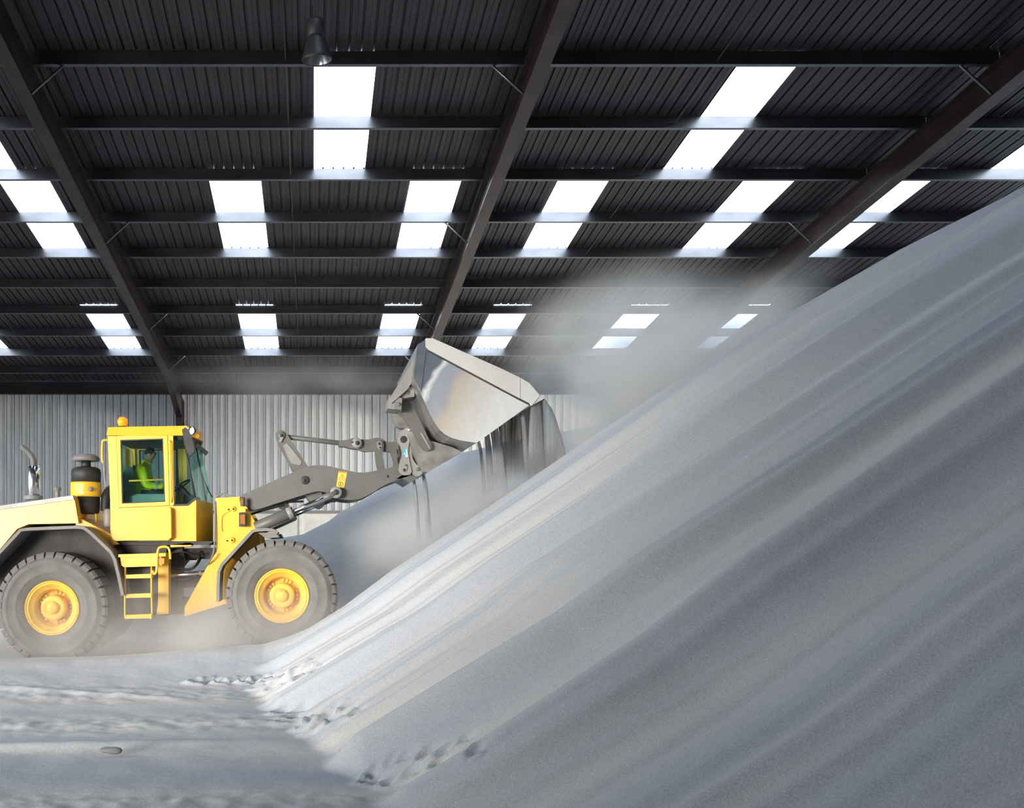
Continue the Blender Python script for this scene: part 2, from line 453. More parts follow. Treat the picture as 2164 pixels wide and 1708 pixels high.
# back wall: ribbed sheets over concrete panels
SHEET_B, SHEET_T = 2.86, roof_z(33.1) + .1
wb = empty('wall_back', (0, WALL_Y, 0)); tag(wb, 'far shed wall of ribbed grey metal sheets above pale concrete panels', 'wall', kind='structure')
def wall_sheet_mesh():
    pr = [q for i in range(4) for q in ((i*.265, 0), (i*.265+.12, 0), (i*.265+.127, .008), (i*.265+.134, 0), (i*.265+.195, 0), (i*.265+.202, .03), (i*.265+.222, .03), (i*.265+.228, -.07), (i*.265+.256, -.07), (i*.265+.262, 0))] + [(1.06, 0)]; bm = bmesh.new()
    a = [bm.verts.new((x, -z, SHEET_B)) for x, z in pr]; b = [bm.verts.new((x, -z, SHEET_T)) for x, z in pr]
    for i in range(len(pr)-1): bm.faces.new((a[i], a[i+1], b[i+1], b[i]))
    me = bpy.data.meshes.new('wall_sheet'); bm.to_mesh(me); bm.free(); me.materials.append(M_WALL); return me
wme = wall_sheet_mesh()
x = X_L; k = 0
while x < X_R:
    link('wall_sheet', wme, None, wb, (x, WALL_Y - .004*(k % 2), 0)); x += 1.06; k += 1
x = -13.2; k = 0
while x < X_R:
    x1 = x + 3.2
    box('concrete_panel', x+.03, x1-.03, WALL_Y-.10, WALL_Y+.08, -.2, SHEET_B-.06, M_CONC, wb, .015)
    if k % 2 == 0: box('panel_post', x1-.09, x1+.09, WALL_Y-.17, WALL_Y+.02, -.2, SHEET_B-.14, M_LGREY, wb, .01)
    else: box('joint_cover', x1-.05, x1+.05, WALL_Y-.13, WALL_Y+.02, -.2, SHEET_B-.1, M_CONC, wb, .01)
    x = x1; k += 1
box('sill_angle', X_L, X_R, WALL_Y-.14, WALL_Y+.02, SHEET_B-.10, SHEET_B, M_LGREY, wb)
# left wall with the open doorway, right wall, wall behind the camera
def wall_poly(name, polys, label, flat):
    bm = bmesh.new()
    for p in polys:
        bm.faces.new([bm.verts.new(v) for v in p])
    ext = bmesh.ops.extrude_face_region(bm, geom=list(bm.faces))
    bmesh.ops.translate(bm, vec=flat, verts=[v for v in ext['geom'] if isinstance(v, bmesh.types.BMVert)])
    o = link(name, bm_mesh(bm, name), M_WALL); tag(o, label, 'wall', kind='structure'); return o
xl = X_L
def lz(y): return roof_z(y) + .05
wall_poly('wall_left', [
    [(xl, Y_F, 0), (xl, 4.7, 0), (xl, 4.7, 7.1), (xl, 12.5, 7.1), (xl, 12.5, lz(12.5)), (xl, Y_F, lz(Y_F))],
    [(xl, 12.5, 0), (xl, WALL_Y, 0), (xl, WALL_Y, lz(WALL_Y)), (xl, 12.5, lz(12.5))]],
    'left metal shed wall with a wide open doorway', (-.1, 0, 0))
wall_poly('wall_right', [[(X_R, Y_F, 0), (X_R, 20.2, 0), (X_R, 20.2, 7.2), (X_R, 26.8, 7.2), (X_R, 26.8, lz(26.8)), (X_R, Y_F, lz(Y_F))],
    [(X_R, 26.8, 0), (X_R, WALL_Y, 0), (X_R, WALL_Y, lz(WALL_Y)), (X_R, 26.8, lz(26.8))]],
    'right metal shed wall with an added light opening behind the sand', (.1, 0, 0))
wall_poly('wall_front', [
    [(X_L, Y_F, 0), (-12.8, Y_F, 0), (-12.8, Y_F, lz(Y_F)), (X_L, Y_F, lz(Y_F))],
    [(-12.8, Y_F, 5.2), (-7.8, Y_F, 5.2), (-7.8, Y_F, lz(Y_F)), (-12.8, Y_F, lz(Y_F))],
    [(-7.8, Y_F, 0), (X_R, Y_F, 0), (X_R, Y_F, lz(Y_F)), (-7.8, Y_F, lz(Y_F))]],
    'metal shed wall with a doorway opposite the far wall', (0, -.1, 0))

# ------------------------------------------------------------------ sand: floor and piles
_perm = rng.permutation(512)
_grad = rng.uniform(-1, 1, (512, 2)); _grad /= np.linalg.norm(_grad, axis=1)[:, None]
def perlin(x, y):
    xi = np.floor(x).astype(int); yi = np.floor(y).astype(int); xf = x - xi; yf = y - yi
    def g(ix, iy, dx, dy):
        h = _perm[(_perm[ix % 512] + iy) % 512]
        return _grad[h, 0]*dx + _grad[h, 1]*dy
    u = xf**3*(xf*(xf*6-15)+10); v = yf**3*(yf*(yf*6-15)+10)
    a = g(xi, yi, xf, yf); b = g(xi+1, yi, xf-1, yf); c = g(xi, yi+1, xf, yf-1); d = g(xi+1, yi+1, xf-1, yf-1)
    return (a*(1-u)+b*u)*(1-v) + (c*(1-u)+d*u)*v
def axis_pts(segs):
    out = []
    for a, b, s in segs:
        n = max(1, int(round((b-a)/s))); out += list(np.linspace(a, b, n, endpoint=False))
    out.append(segs[-1][1]); return np.array(out)
gx = axis_pts([(-12.95, -7, .5), (-7, -4, .08), (-4, 4.2, .033), (4.2, 10.5, .07), (10.5, 20.4, .4)])
gy = axis_pts([(-3.9, 1.5, .4), (1.5, 5, .05), (5, 13.6, .033), (13.6, 20, .07), (20, 32.9, .6)])
GX, GY = np.meshgrid(gx, gy, indexing='xy')
CREST_Y = 12.9
kc = CREST_Y/F
crest_px = [(-1200, 1400), (0, 1394), (170, 1390), (300, 1382), (440, 1368), (560, 1360), (630, 1338), (700, 1290), (800, 1216),
            (1000, 1084), (1190, 955), (1400, 815), (1570, 712), (1830, 563), (2164, 398), (2600, 250), (3900, 120)]
cX = np.array([(p[0]-PX)*kc for p in crest_px]); cZ = np.array([CZ+(PY-p[1])*kc for p in crest_px])
def crest(X):
    x0 = .26
    return np.where(X < x0, np.interp(x0, cX, cZ) - .62*(x0 - X), np.interp(X, cX, cZ))
# fall-line ridges: long ribs that run down the slope
def ridges(X, Y):
    w = Y + .10*perlin(X*.35+3, Y*.5) + .02*X
    h = np.zeros_like(X)
    for f, a, s in ((.55, .17, 1.3), (1.15, .11, 7.7), (2.4, .05, 17.1), (5.2, .012, 31.7)):
        h += a*(1 - 2.2*np.abs(perlin(X*.06+s, w*f+s)))
    for yk, amp in ((6.1, .13), (7.3, .20), (8.5, .06), (9.75, .20), (10.9, .08), (12.0, .10), (4.6, .07), (3.4, .06)):
        u = w - (yk + .02*X)
        h += amp*np.where(u < 0, np.maximum(0, 1 + u/.34)**1.3, np.exp(-u/.75))
    return h
shift = np.interp(GY, [-4, 3, 5.5, 6.6, 7.3, 8.5, 9.6, 11, 12.9, 14], [2.1, 2.05, 2.0, 1.75, 1.6, 1.3, .95, .7, .15, 0])
P1 = crest(GX - shift)
steep = np.clip((P1 - .25)/.5, 0, 1)
hr = 1.15*ridges(GX, GY) - .16
P1 = P1 + hr*np.clip((P1+.55)/.4, 0, 1)*np.clip((CREST_Y + .3 - GY)/1.2, .25, 1)
# floor level beneath
floor0 = .02*perlin(GX*.6, GY*.6) + .05*perlin(GX*.25+5, GY*.3) + .012*perlin(GX*2.5, GY*2.5)
track = np.exp(-((GY-6.25-.04*GX)/.32)**2)
tr2 = np.exp(-((GY-9.1-.05*GX)/.45)**2); tr3 = np.exp(-((GY-10.8+.02*GX)/.5)**2)
floor0 += track*(.03*perlin(GX*5, GY*5) + .016*perlin(GX*11, GY*11)) + (tr2+tr3)*(.03*perlin(GX*3.5, GY*4) + .014*perlin(GX*9, GY*9))
floor0 += .05*np.exp(-((GY-8.3-.12*GX)/.12)**2)*np.clip(-GX/2, 0, 1)
floor0 += .03*np.exp(-((GY-10.2+.25*GX)/.10)**2)*np.clip((-GX-1)/1, 0, 1)
# berm in front of the wheels: part of the crest curve where it is low
berm = np.minimum(np.interp(GX, cX, cZ), .5)*np.exp(-np.where(GY < CREST_Y, ((GY-CREST_Y)/1.0)**2, ((GY-CREST_Y)/.45)**2))
lowX = np.clip((.2 - GX)/.8, 0, 1)
P1 = np.where(GY <= CREST_Y, P1, P1 - .62*(GY-CREST_Y))
# cut face in front of the loader, and the pile behind it
P3 = .60*(GX - .72) + .05*perlin(GX*.5, GY*1.6)
P3 = np.where(GY < 13.2, -9, np.minimum(P3, 4.2) - .65*np.maximum(0, GY - 18.5))
b_px = [(-900, 1330), (300, 1240), (470, 1175), (560, 1150), (612, 1143), (640, 1138), (665, 1125), (695, 1110), (720, 1090), (756, 1072), (870, 1008), (960, 968), (1100, 935), (1300, 900), (1700, 860), (2400, 820)]
YB = 18.6
bX = np.array([(p[0]-PX)*YB/F for p in b_px]); bZ = np.array([CZ+(PY-p[1])*YB/F for p in b_px])
P2 = np.interp(GX, bX, bZ) - .75*np.maximum(0, YB-GY) - .55*np.maximum(0, GY-YB-.6) + (ridges(GX+9, GY*1.0+4)-.1)*.5
P2 = np.where(GY < 15.0, -9, P2)
Pb = np.maximum(P2, P3)
def smax(a, b, k):
    h = np.clip(.5 + .5*(a-b)/k, 0, 1)
    return b*(1-h) + a*h + k*h*(1-h)
H0 = floor0 + berm*np.clip((.8-GX)/.8, 0, 1)
Hf = smax(P1, H0, .09)
H = smax(Hf, Pb, .06)
H = np.where(GY > 14.5, np.where(Pb > Hf, H, smax(Pb, H0, .06)), H)
# footprints
def dent(cx, cy, ang, L_, Wd, dep):
    global H
    c, s = math.cos(ang), math.sin(ang)
    u = (GX-cx)*c + (GY-cy)*s; v = -(GX-cx)*s + (GY-cy)*c
    q = (u/L_)**2 + (v/Wd)**2
    H = H - dep*np.exp(-q*1.6) + dep*.55*np.exp(-((np.sqrt(q)-1.35)/.35)**2)*(u < 0)
def trail(pts, side, L_, Wd, dep):
    for i, (a, b) in enumerate(pts):
        D = 7.0
        for _ in range(30):      # pixel -> point on the sand surface
            D2 = None
            xq = (a-PX)*D/F
            iy = np.argmin(abs(gy-D)); ix = np.argmin(abs(gx-xq)); zq = H[iy, ix]
            if abs(b-PY) < 40: break
            D = .6*D + .4*np.clip((CZ - zq)*F/(b-PY), 5, 13)
        dent((a-PX)*D/F, D, .12 + .2*random.random(), L_*(.8+.4*random.random()), Wd, dep*(.8+.4*random.random()))
trail([(790, 1632), (785, 1650), (830, 1612), (858, 1598), (868, 1630), (905, 1590), (930, 1612), (945, 1578), (975, 1600), (985, 1560), (1010, 1585), (825, 1655)], 1, .075, .05, .045)
trail([(600, 1506), (622, 1515), (640, 1502), (655, 1520), (668, 1508), (690, 1512), (705, 1498), (722, 1508), (740, 1495), (612, 1522), (680, 1524), (760, 1500)], 1, .11, .06, .05)
trail([(430, 1442), (455, 1440), (480, 1442), (505, 1438), (530, 1441), (552, 1434), (560, 1444), (575, 1428), (590, 1438), (600, 1422), (618, 1430), (632, 1412), (645, 1420), (662, 1402), (680, 1408)], 1, .12, .07, .06)
pile_front = (P1 > H0 - .10) & (GY < 14.6)
pile_back = (Pb > H0 - .03) & ~pile_front & (GY >= 13)
ny, nx = GX.shape
V = np.stack([GX.ravel(), GY.ravel(), H.ravel()], axis=1)
idx = np.arange(ny*nx).reshape(ny, nx)
quads = np.stack([idx[:-1, :-1].ravel(), idx[:-1, 1:].ravel(), idx[1:, 1:].ravel(), idx[1:, :-1].ravel()], axis=1)
fq = pile_front[:-1, :-1].ravel(); bq = pile_back[:-1, :-1].ravel()
_dx = np.gradient(H, gx, axis=1); _dy = np.gradient(H, gy, axis=0)
NRM = np.stack([-_dx.ravel(), -_dy.ravel(), np.ones(H.size)], axis=1); NRM /= np.linalg.norm(NRM, axis=1)[:, None]
def sub_mesh(name, mask, m):
    q = quads[mask]; used, inv = np.unique(q, return_inverse=True); q = inv.reshape(-1, 4)
    me = bpy.data.meshes.new(name)
    me.from_pydata(V[used].tolist(), [], q.tolist())
    me.polygons.foreach_set('use_smooth', [True]*len(me.polygons)); me.update()
    me.normals_split_custom_set_from_vertices(NRM[used].tolist())
    return link(name, me, m)
tag(sub_mesh('floor', ~fq & ~bq, M_SAND), 'flat ground of trampled pale grey sand with wheel tracks', 'floor', kind='structure')
tag(sub_mesh('sand_pile', fq, M_SAND), 'huge pale grey sand slope with streaked ribs and footprints at its foot', 'sand pile')
tag(sub_mesh('sand_pile', bq, M_SAND), 'smooth sand face behind the loader and beneath its bucket', 'sand pile')
# small clod lying on the ground
cp = W(233, 1585, 7.7)
bm = bmesh.new(); bmesh.ops.create_icosphere(bm, subdivisions=3, radius=.05)
for v in bm.verts:
    n = 1 + .3*math.sin(v.co.x*60)*math.cos(v.co.y*47+1)
    v.co = Vector((v.co.x*1.9*n, v.co.y*.9*n, v.co.z*.55*n))
for f in bm.faces: f.smooth = True
tag(link('sand_clod', bm_mesh(bm, 'sand_clod'), mat('damp_clod', (.20, .20, .21), .9), None, (cp.x, 7.7, .03)),
    'small dark clod lying alone on the open sand ground', 'clod')

# ------------------------------------------------------------------ pendant lamp
LD = 12.5
lc = W(670, 128, LD)
lamp = empty('pendant_lamp', (lc.x, LD, lc.z)); tag(lamp, 'dark high-bay pendant lamp with bell reflector hanging from the roof', 'lamp')
ax = Vector((-.05, -.12, 1)).normalized()
lathe('reflector', [(.195, 0), (.20, .012), (.185, .06), (.15, .17), (.105, .27), (.095, .30), (.09, .30), (.10, .265), (.14, .17), (.178, .06), (.19, .005), (.195, 0)], lc, ax, M_LAMP, lamp)
lathe('reflector_lining', [(.188, .008), (.176, .06), (.138, .17), (.095, .265), (0, .268)], lc, ax, M_REFLEC, lamp)
lathe('bulb', [(0, .06), (.03, .07), (.045, .11), (.035, .17), (.02, .25), (0, .25)], lc, ax, M_LAMP, lamp, 16)
lathe('housing', [(0, .29), (.10, .29), (.115, .31), (.115, .47), (.10, .51), (.04, .53), (0, .53)], lc, ax, M_LAMP, lamp)
top = lc + ax*.53
tube('cable', [top, top + Vector((-.05, 0, .25)), top + Vector((-.13, .05, .6)), Vector((top.x-.16, LD+.1, roof_z(LD)+.05))], .008, M_LAMP, lamp)
tube('hanger', [top, top + Vector((.0, 0, .3)), Vector((top.x, LD+.05, roof_z(LD)+.05))], .006, M_LAMP, lamp)

# ------------------------------------------------------------------ wheel loader
YC = 15.2
base = W(330, 1395, 14.2)
LO = empty('wheel_loader', (base.x, YC, .0))
tag(LO, 'yellow wheel loader with grey boom and raised steel bucket driving into the sand', 'loader')
def mir(y): return 2*YC - y

# wheels ------------------------------------------------------------
TR = .82
tp = [(.40, -.235), (.43, -.262), (.47, -.285), (.515, -.298), (.525, -.306), (.54, -.298), (.60, -.308), (.655, -.306), (.665, -.313), (.68, -.304),
      (.735, -.285), (.765, -.262), (.775, -.22), (.775, .22), (.765, .262), (.735, .285), (.66, .306), (.56, .306), (.47, .285), (.40, .235), (.40, -.235)]
bm = bmesh.new(); bm_lathe(bm, tp, 72); tire_me = bm_mesh(bm, 'tire'); tire_me.materials.append(M_RUB)
rp = [(.395, -.20), (.405, -.235), (.398, -.262), (.388, -.262), (.375, -.235), (.345, -.225), (.335, -.21), (.29, -.18), (.272, -.16), (.265, -.01), (.19, -.01), (.185, -.01), (.185, .03), (.395, .03), (.395, -.20)]
bm = bmesh.new(); bm_lathe(bm, rp, 56); rim_me = bm_mesh(bm, 'rim'); rim_me.materials.append(M_YEL_D)
hp = [(.185, .0), (.185, -.165), (.18, -.19), (.155, -.20), (.125, -.205), (.105, -.19), (.098, -.19), (.094, -.215), (.082, -.245), (.06, -.26), (0, -.262)]
bm = bmesh.new(); bm_lathe(bm, hp, 40); hub_me = bm_mesh(bm, 'hub'); hub_me.materials.append(M_YEL_D)
bm = bmesh.new(); bm_lathe(bm, [(.026, .0), (.026, -.03), (.018, -.042), (0, -.042)], 8); nut_me = bm_mesh(bm, 'lug_nut'); nut_me.materials.append(M_YEL_D)
NL = 34
bm = bmesh.new()
dth = 2*math.pi/NL*.80
def lugv(r, th, y): return bm.verts.new((r*math.sin(th), y, r*math.cos(th)))
sec = [(.735, -.296), (.785, -.285), (.822, -.25), (.822, .25), (.785, .285), (.735, .296)]
A = [lugv(r, -dth/2 + .05*(1-abs(y)/.3), y) for r, y in sec]; B = [lugv(r, dth/2 + .05*(1-abs(y)/.3), y) for r, y in sec]
bm.faces.new(A); bm.faces.new(B[::-1])
for k in range(len(sec)): bm.faces.new((A[k], B[k], B[(k+1) % len(sec)], A[(k+1) % len(sec)]))
lugb_me = bm_mesh(bm, 'tread_lug'); lugb_me.materials.append(M_RUB)
wf = W(595.5, 1260, 13.9); wr = W(108, 1286, 13.9)
for (c, front) in ((wf, True), (wr, False)):
    for side in (0, 1):
        y = 14.2 if side == 0 else mir(14.2)
        we = empty('wheel', (c.x, y, c.z), LO)
        rz = 0 if side == 0 else math.pi
        for nm, me in (('tire', tire_me), ('rim', rim_me), ('hub', hub_me)):
            link(nm, me, None, we, (c.x, y, c.z), (0, 0, rz))
        off = random.random()
        for k in range(NL):
            link('tread_lug', lugb_me, None, we, (c.x, y, c.z), (0, 2*math.pi*(k+off)/NL, rz))
        if side == 0:
            for g in range(5):
                for q in (-1, 0, 1):
                    th = 2*math.pi*g/5 + q*.255 + .30
                    link('lug_nut', nut_me, None, we, (c.x + .222*math.sin(th), y - .01, c.z + .222*math.cos(th)))
            lathe('lock_ring', [(.372, -.236), (.36, -.244), (.348, -.236)], (c.x, y, c.z), (0, 1, 0), M_YEL, we, 48)
    cyl('axle', (c.x, 14.3, c.z), (c.x, mir(14.3), c.z), .17, M_DARK, LO)

# rear frame, hood ---------------------------------------------------
prism('rear_frame', [(-60, 1190), (40, 1118), (170, 1114), (235, 1150), (352, 1150), (352, 1300), (262, 1300), (200, 1330), (20, 1330), (-120, 1250)], 14.56, mir(14.56), M_DARK, LO, .02)
prism('hood', [(157, 1053), (0, 1075), (-190, 1104), (-225, 1150), (-225, 1300), (-150, 1300), (-25, 1190), (36, 1118), (60, 1108), (166, 1106)], 14.3, mir(14.3), M_YEL, LO, .035)
prism('hood_top', [(154, 1047), (0, 1069), (-185, 1097), (-188, 1104), (0, 1077), (156, 1056)], 14.27, mir(14.27), mat('pale_hood_top', (.5, .49, .47), .5), LO, .012)
prism('rear_body_panel', [(160, 1090), (178, 1100), (236, 1130), (240, 1160), (200, 1135), (176, 1112), (160, 1110)], 14.4, mir(14.4), M_YEL, LO, .01)
f_pts = [(-70, 1230), (-30, 1192), (2, 1160), (41, 1118), (60, 1115), (162, 1111), (178, 1113), (192, 1123), (236, 1165), (245, 1182), (253, 1215), (262, 1258)]
for s in (0, 1):
    a, b = (13.93, 14.5) if s == 0 else (mir(14.5), mir(13.93))
    band('rear_fender', f_pts, .045, a, b, M_FEND, LO)
# precleaner / air filter
ac = W(182, 1084, 14.75)
k = 14.75/F
AC = empty('air_cleaner', (ac.x, 14.75, ac.z), LO)
def zc(py): return (1084-py)*k
up = (0, 0, 1)
lathe('lower_bowl', [(0, -.02), (.17, -.02), (.20, .0), (.212, zc(1070)), (.212, zc(1050)), (0, zc(1050))], ac, up, M_BLACK, AC)
lathe('yellow_band', [(.205, zc(1051)), (.232, zc(1050)), (.236, zc(1046)), (.236, zc(1024)), (.232, zc(1020)), (.205, zc(1019))], ac, up, M_YEL, AC)
lathe('upper_bowl', [(0, zc(1021)), (.225, zc(1021)), (.228, zc(1000)), (.215, zc(992)), (.17, zc(988)), (0, zc(987))], ac, up, M_BLACK, AC)
lathe('neck', [(0, zc(990)), (.075, zc(990)), (.07, zc(974)), (0, zc(974))], ac, up, M_BLACK, AC)
lathe('rain_cap', [(0, zc(972)), (.06, zc(974)), (.20, zc(975)), (.21, zc(971)), (.19, zc(965)), (.11, zc(960)), (0, zc(959))], ac, up, M_FEND, AC)
disc('band_clamp', 191, 1034, 5, 14.52, .02, M_FEND, AC, 12)
for dx in (-.16, 0, .16):
    cyl('support_leg', (ac.x+dx, 14.72, ac.z-.16), (ac.x+dx, 14.72, ac.z), .022, M_YEL, AC, 8)
# exhaust
ec = W(71, 1050, 15.2); EX = empty('exhaust', (ec.x, 15.2, ec.z), LO)
cyl('muffler_pipe', ec, W(71, 985, 15.2), .105, M_CHROME, EX, 28)
tube('tail_pipe', [W(71, 988, 15.2), W(70, 972, 15.2), W(62, 958, 15.2), W(45, 944, 15.2)], .045, M_FEND, EX)
cyl('base_collar', W(71, 1056, 15.2), W(71, 1048, 15.2), .15, M_LGREY, EX, 28)
cyl('filler_cap', W(121, 1052, 14.9), W(121, 1036, 14.9), .03, M_LGREY, LO, 12)
cyl('filler_top', W(121, 1038, 14.9), W(121, 1031, 14.9), .06, M_FEND, LO, 14)
lathe('air_tank', [(0, 0), (.05, .01), (.065, .04), (.065, .26), (.05, .29), (0, .30)], W(228, 1116, 14.6), up, M_LGREY, LO, 20)
tube('intake_hose', [W(222, 1080, 14.8), W(224, 1050, 14.8), W(232, 1036, 14.9), W(240, 1034, 15.0)], .07, M_BLACK, LO)

# cab ---------------------------------------------------------------
DN = 14.4; DFR = mir(DN); kc2 = DN/F
def X4(px): return (px-PX)*kc2
def Z4(py): return CZ + (PY-py)*kc2
CAB = empty('cab', (X4(300), YC, Z4(1144)), LO)
zb, zs, zt = Z4(1144), Z4(1068), Z4(920)
box('rear_lower_body', X4(232), X4(362), DN+.05, DFR-.05, zb+.01, zs-.005, M_YEL, CAB, .02)
prism('door_lower_panel', [(237, 1076), (241, 1074), (357, 1072), (361, 1076), (362, 1136), (355, 1142), (243, 1143), (237, 1138)], DN-.13, DN+.1, M_YEL, CAB, .03)
# cowl below the windscreen: bowed front
def cowl():
    plan = [(X4(363), DN), (X4(396), DN), (X4(414.5), DN), (-1.585, YC), (X4(414.5), DFR), (X4(396), DFR), (X4(363), DFR)]
    tops = [Z4(1068), Z4(1067), Z4(1055), Z4(1055)-.03, Z4(1055), Z4(1067), Z4(1068)]
    b = bmesh.new()
    lo = [b.verts.new((x, y, zb)) for x, y in plan]; hi = [b.verts.new((x, y, z)) for (x, y), z in zip(plan, tops)]
    b.faces.new(lo[::-1]); n = len(plan)
    for i in range(n): b.faces.new((lo[i], lo[(i+1) % n], hi[(i+1) % n], hi[i]))
    c = b.verts.new((X4(380), YC, Z4(1066)))
    for i in range(n): b.faces.new((hi[i], hi[(i+1) % n], c))
    return link('front_cowl', bm_mesh(b, 'front_cowl'), M_YEL, CAB)
cowl()
prism('cowl_seal', [(366, 1066), (396, 1065), (411, 1052), (416, 1053), (415, 1057), (412, 1057), (397, 1069), (366, 1070)], DN-.012, DN+.03, M_BLACK, CAB)
def frame_prism(name, outer, inner, D0, D1, m, parent):
    b = bmesh.new(); n = len(outer)
    o0 = [b.verts.new((x, D0, z)) for x, z in outer]; i0 = [b.verts.new((x, D0, z)) for x, z in inner]
    o1 = [b.verts.new((x, D1, z)) for x, z in outer]; i1 = [b.verts.new((x, D1, z)) for x, z in inner]
    for q in range(n):
        w = (q+1) % n
        b.faces.new((o0[q], o0[w], i0[w], i0[q])); b.faces.new((o1[w], o1[q], i1[q], i1[w]))
        b.faces.new((o0[w], o0[q], o1[q], o1[w])); b.faces.new((i0[q], i0[w], i1[w], i1[q]))
    bevel(b, .008)
    return link(name, bm_mesh(b, name), m, parent)
def quad(name, pts, m, parent, th=.008):
    b = bmesh.new(); f = b.faces.new([b.verts.new(p) for p in pts]); b.normal_update()
    n = f.normal.copy()
    e = bmesh.ops.extrude_face_region(b, geom=[f]); bmesh.ops.translate(b, vec=n*th, verts=[v for v in e['geom'] if isinstance(v, bmesh.types.BMVert)])
    return link(name, bm_mesh(b, name), m, parent)
for s in (0, 1):
    yo = (lambda y: y) if s == 0 else mir
    ya, yb = sorted((yo(DN-.015), yo(DN+.06)))
    outer = [(X4(246), Z4(922)), (X4(354), Z4(917)), (X4(358), Z4(1068)), (X4(250), Z4(1073))]
    inner = [(X4(254.5), Z4(930)), (X4(345), Z4(927)), (X4(349.5), Z4(1061)), (X4(258), Z4(1065))]
    frame_prism('door_frame', outer, inner, ya, yb, M_YEL, CAB)
    g = 3
    gas = [(X4(254.5), Z4(930)), (X4(345), Z4(927)), (X4(349.5), Z4(1061)), (X4(258), Z4(1065))]
    inn = [(x + (.016 if i in (0, 3) else -.016), z + (-.016 if i < 2 else .016)) for i, (x, z) in enumerate(gas)]
    frame_prism('window_seal', gas, inn, yo(DN-.004) if s == 0 else yo(DN+.03), yo(DN+.03) if s == 0 else yo(DN-.004), M_BLACK, CAB)
    y = yo(DN+.012)
    quad('door_pane', [(x, y, z) for x, z in gas], M_GLASS, CAB)
    quad('quarter_pane', [(X4(367), y, Z4(922)), (X4(386), y, Z4(922)), (X4(412), y, Z4(1053)), (X4(396), y, Z4(1066)), (X4(367), y, Z4(1067))], M_GLASS, CAB)
    ya, yb = sorted((yo(DN-.02), yo(DN+.11)))
    prism_xz('rear_pillar', [(X4(228), Z4(922)), (X4(246), Z4(922)), (X4(252), Z4(1074)), (X4(252), Z4(1144)), (X4(235), Z4(1144)), (X4(234), Z4(1072))], ya, yb, M_YEL, CAB, .015)
    prism_xz('door_pillar', [(X4(355), Z4(918)), (X4(366), Z4(918)), (X4(368), Z4(1068)), (X4(359), Z4(1070))], *sorted((yo(DN-.01), yo(DN+.07))), M_YEL, CAB, .008)
    tube('windscreen_pillar', [(X4(387), yo(DN+.015), Z4(920)), (X4(412.5), yo(DN+.015), Z4(1055))], .014, M_BLACK, CAB, 8, 0)
    # windscreen half
    quad('windscreen_pane', [(X4(387), yo(DN+.02), Z4(920)), (-1.80, YC, Z4(918)), (-1.60, YC, Z4(1057)), (X4(413), yo(DN+.02), Z4(1055))], M_GLASS, CAB)
tube('rod_handle', [(X4(360), DN-.03, Z4(932)), (X4(361), DN-.06, Z4(936)), (X4(363), DN-.06, Z4(1050)), (X4(363), DN-.02, Z4(1062))], .011, M_YEL, CAB, 8, 0)
# roof
b = bmesh.new()
pl = [(X4(226), DN-.04), (X4(398), DN-.04), (-1.74, YC), (X4(398), DFR+.04), (X4(226), DFR+.04)]
lo = [b.verts.new((x, y, Z4(921))) for x, y in pl]; hi = [b.verts.new((x+.02*(1 if x < -2.5 else -1), y + (.03 if y < YC else -.03 if y > YC else 0), Z4(903) + .02*(x > -2.5))) for x, y in pl]
b.faces.new(lo[::-1]); b.faces.new(hi)
for i in range(5): b.faces.new((lo[i], lo[(i+1) % 5], hi[(i+1) % 5], hi[i]))
bevel(b, .03, 3)
link('roof', bm_mesh(b, 'roof'), M_YEL, CAB)
prism('sun_visor', [(383, 921), (398, 919), (418, 936), (412, 944)], DN+.05, DFR-.05, M_BLACK, CAB, .01)
box('rear_wall', X4(232), X4(236), DN+.1, DFR-.1, zs-.05, Z4(990), M_TEAL, CAB)
quad('rear_pane', [(X4(234), DN+.1, Z4(990)), (X4(234), DFR-.1, Z4(990)), (X4(232), DFR-.1, Z4(922)), (X4(232), DN+.1, Z4(922))], M_GLASS, CAB)
box('headliner', X4(236), X4(384), DN+.1, DFR-.1, Z4(925)-.02, Z4(921), M_BLACK, CAB)
# interior
box('seat_cushion', X4(262), X4(345), 14.70, 15.65, Z4(1066), Z4(1042), M_TEAL, CAB, .04, 3)
prism('seat_back', [(262, 1050), (262, 985), (272, 978), (282, 990), (288, 1050)], 14.85, 15.55, M_TEAL, CAB, .04, Dref=14.9)
box('armrest', X4(262), X4(348), 14.62, 14.72, Z4(1066), Z4(1046), M_TEAL, CAB, .025)
prism('yellow_panel', [(262, 948), (268, 946), (276, 955), (277, 985), (262, 985)], 14.62, 14.66, M_YEL, CAB, Dref=14.5)
cyl('door_bar', (X4(271), DN+.06, Z4(1016)), (X4(348), DN+.06, Z4(1013)), .014, M_YEL, CAB, 10)
st = Vector((-2.12, YC, 2.62))
bm = bmesh.new(); ring = []
tn = Vector((-.55, 0, .84)).normalized(); uu = Vector((0, 1, 0)); vv = tn.cross(uu)
bm_tube(bm, [st + (uu*math.cos(t*math.pi/12) + vv*math.sin(t*math.pi/12))*.19 for t in range(25)], .015, 8)
link('steering_wheel', bm_mesh(bm, 'steering_wheel'), M_BLACK, CAB)
cyl('steering_column', st, st - tn*.45 + Vector((.12, 0, 0)), .045, M_BLACK, CAB, 12)
box('dashboard', -2.0, -1.84, 14.75, 15.65, 2.25, 2.46, M_BLACK, CAB, .03)
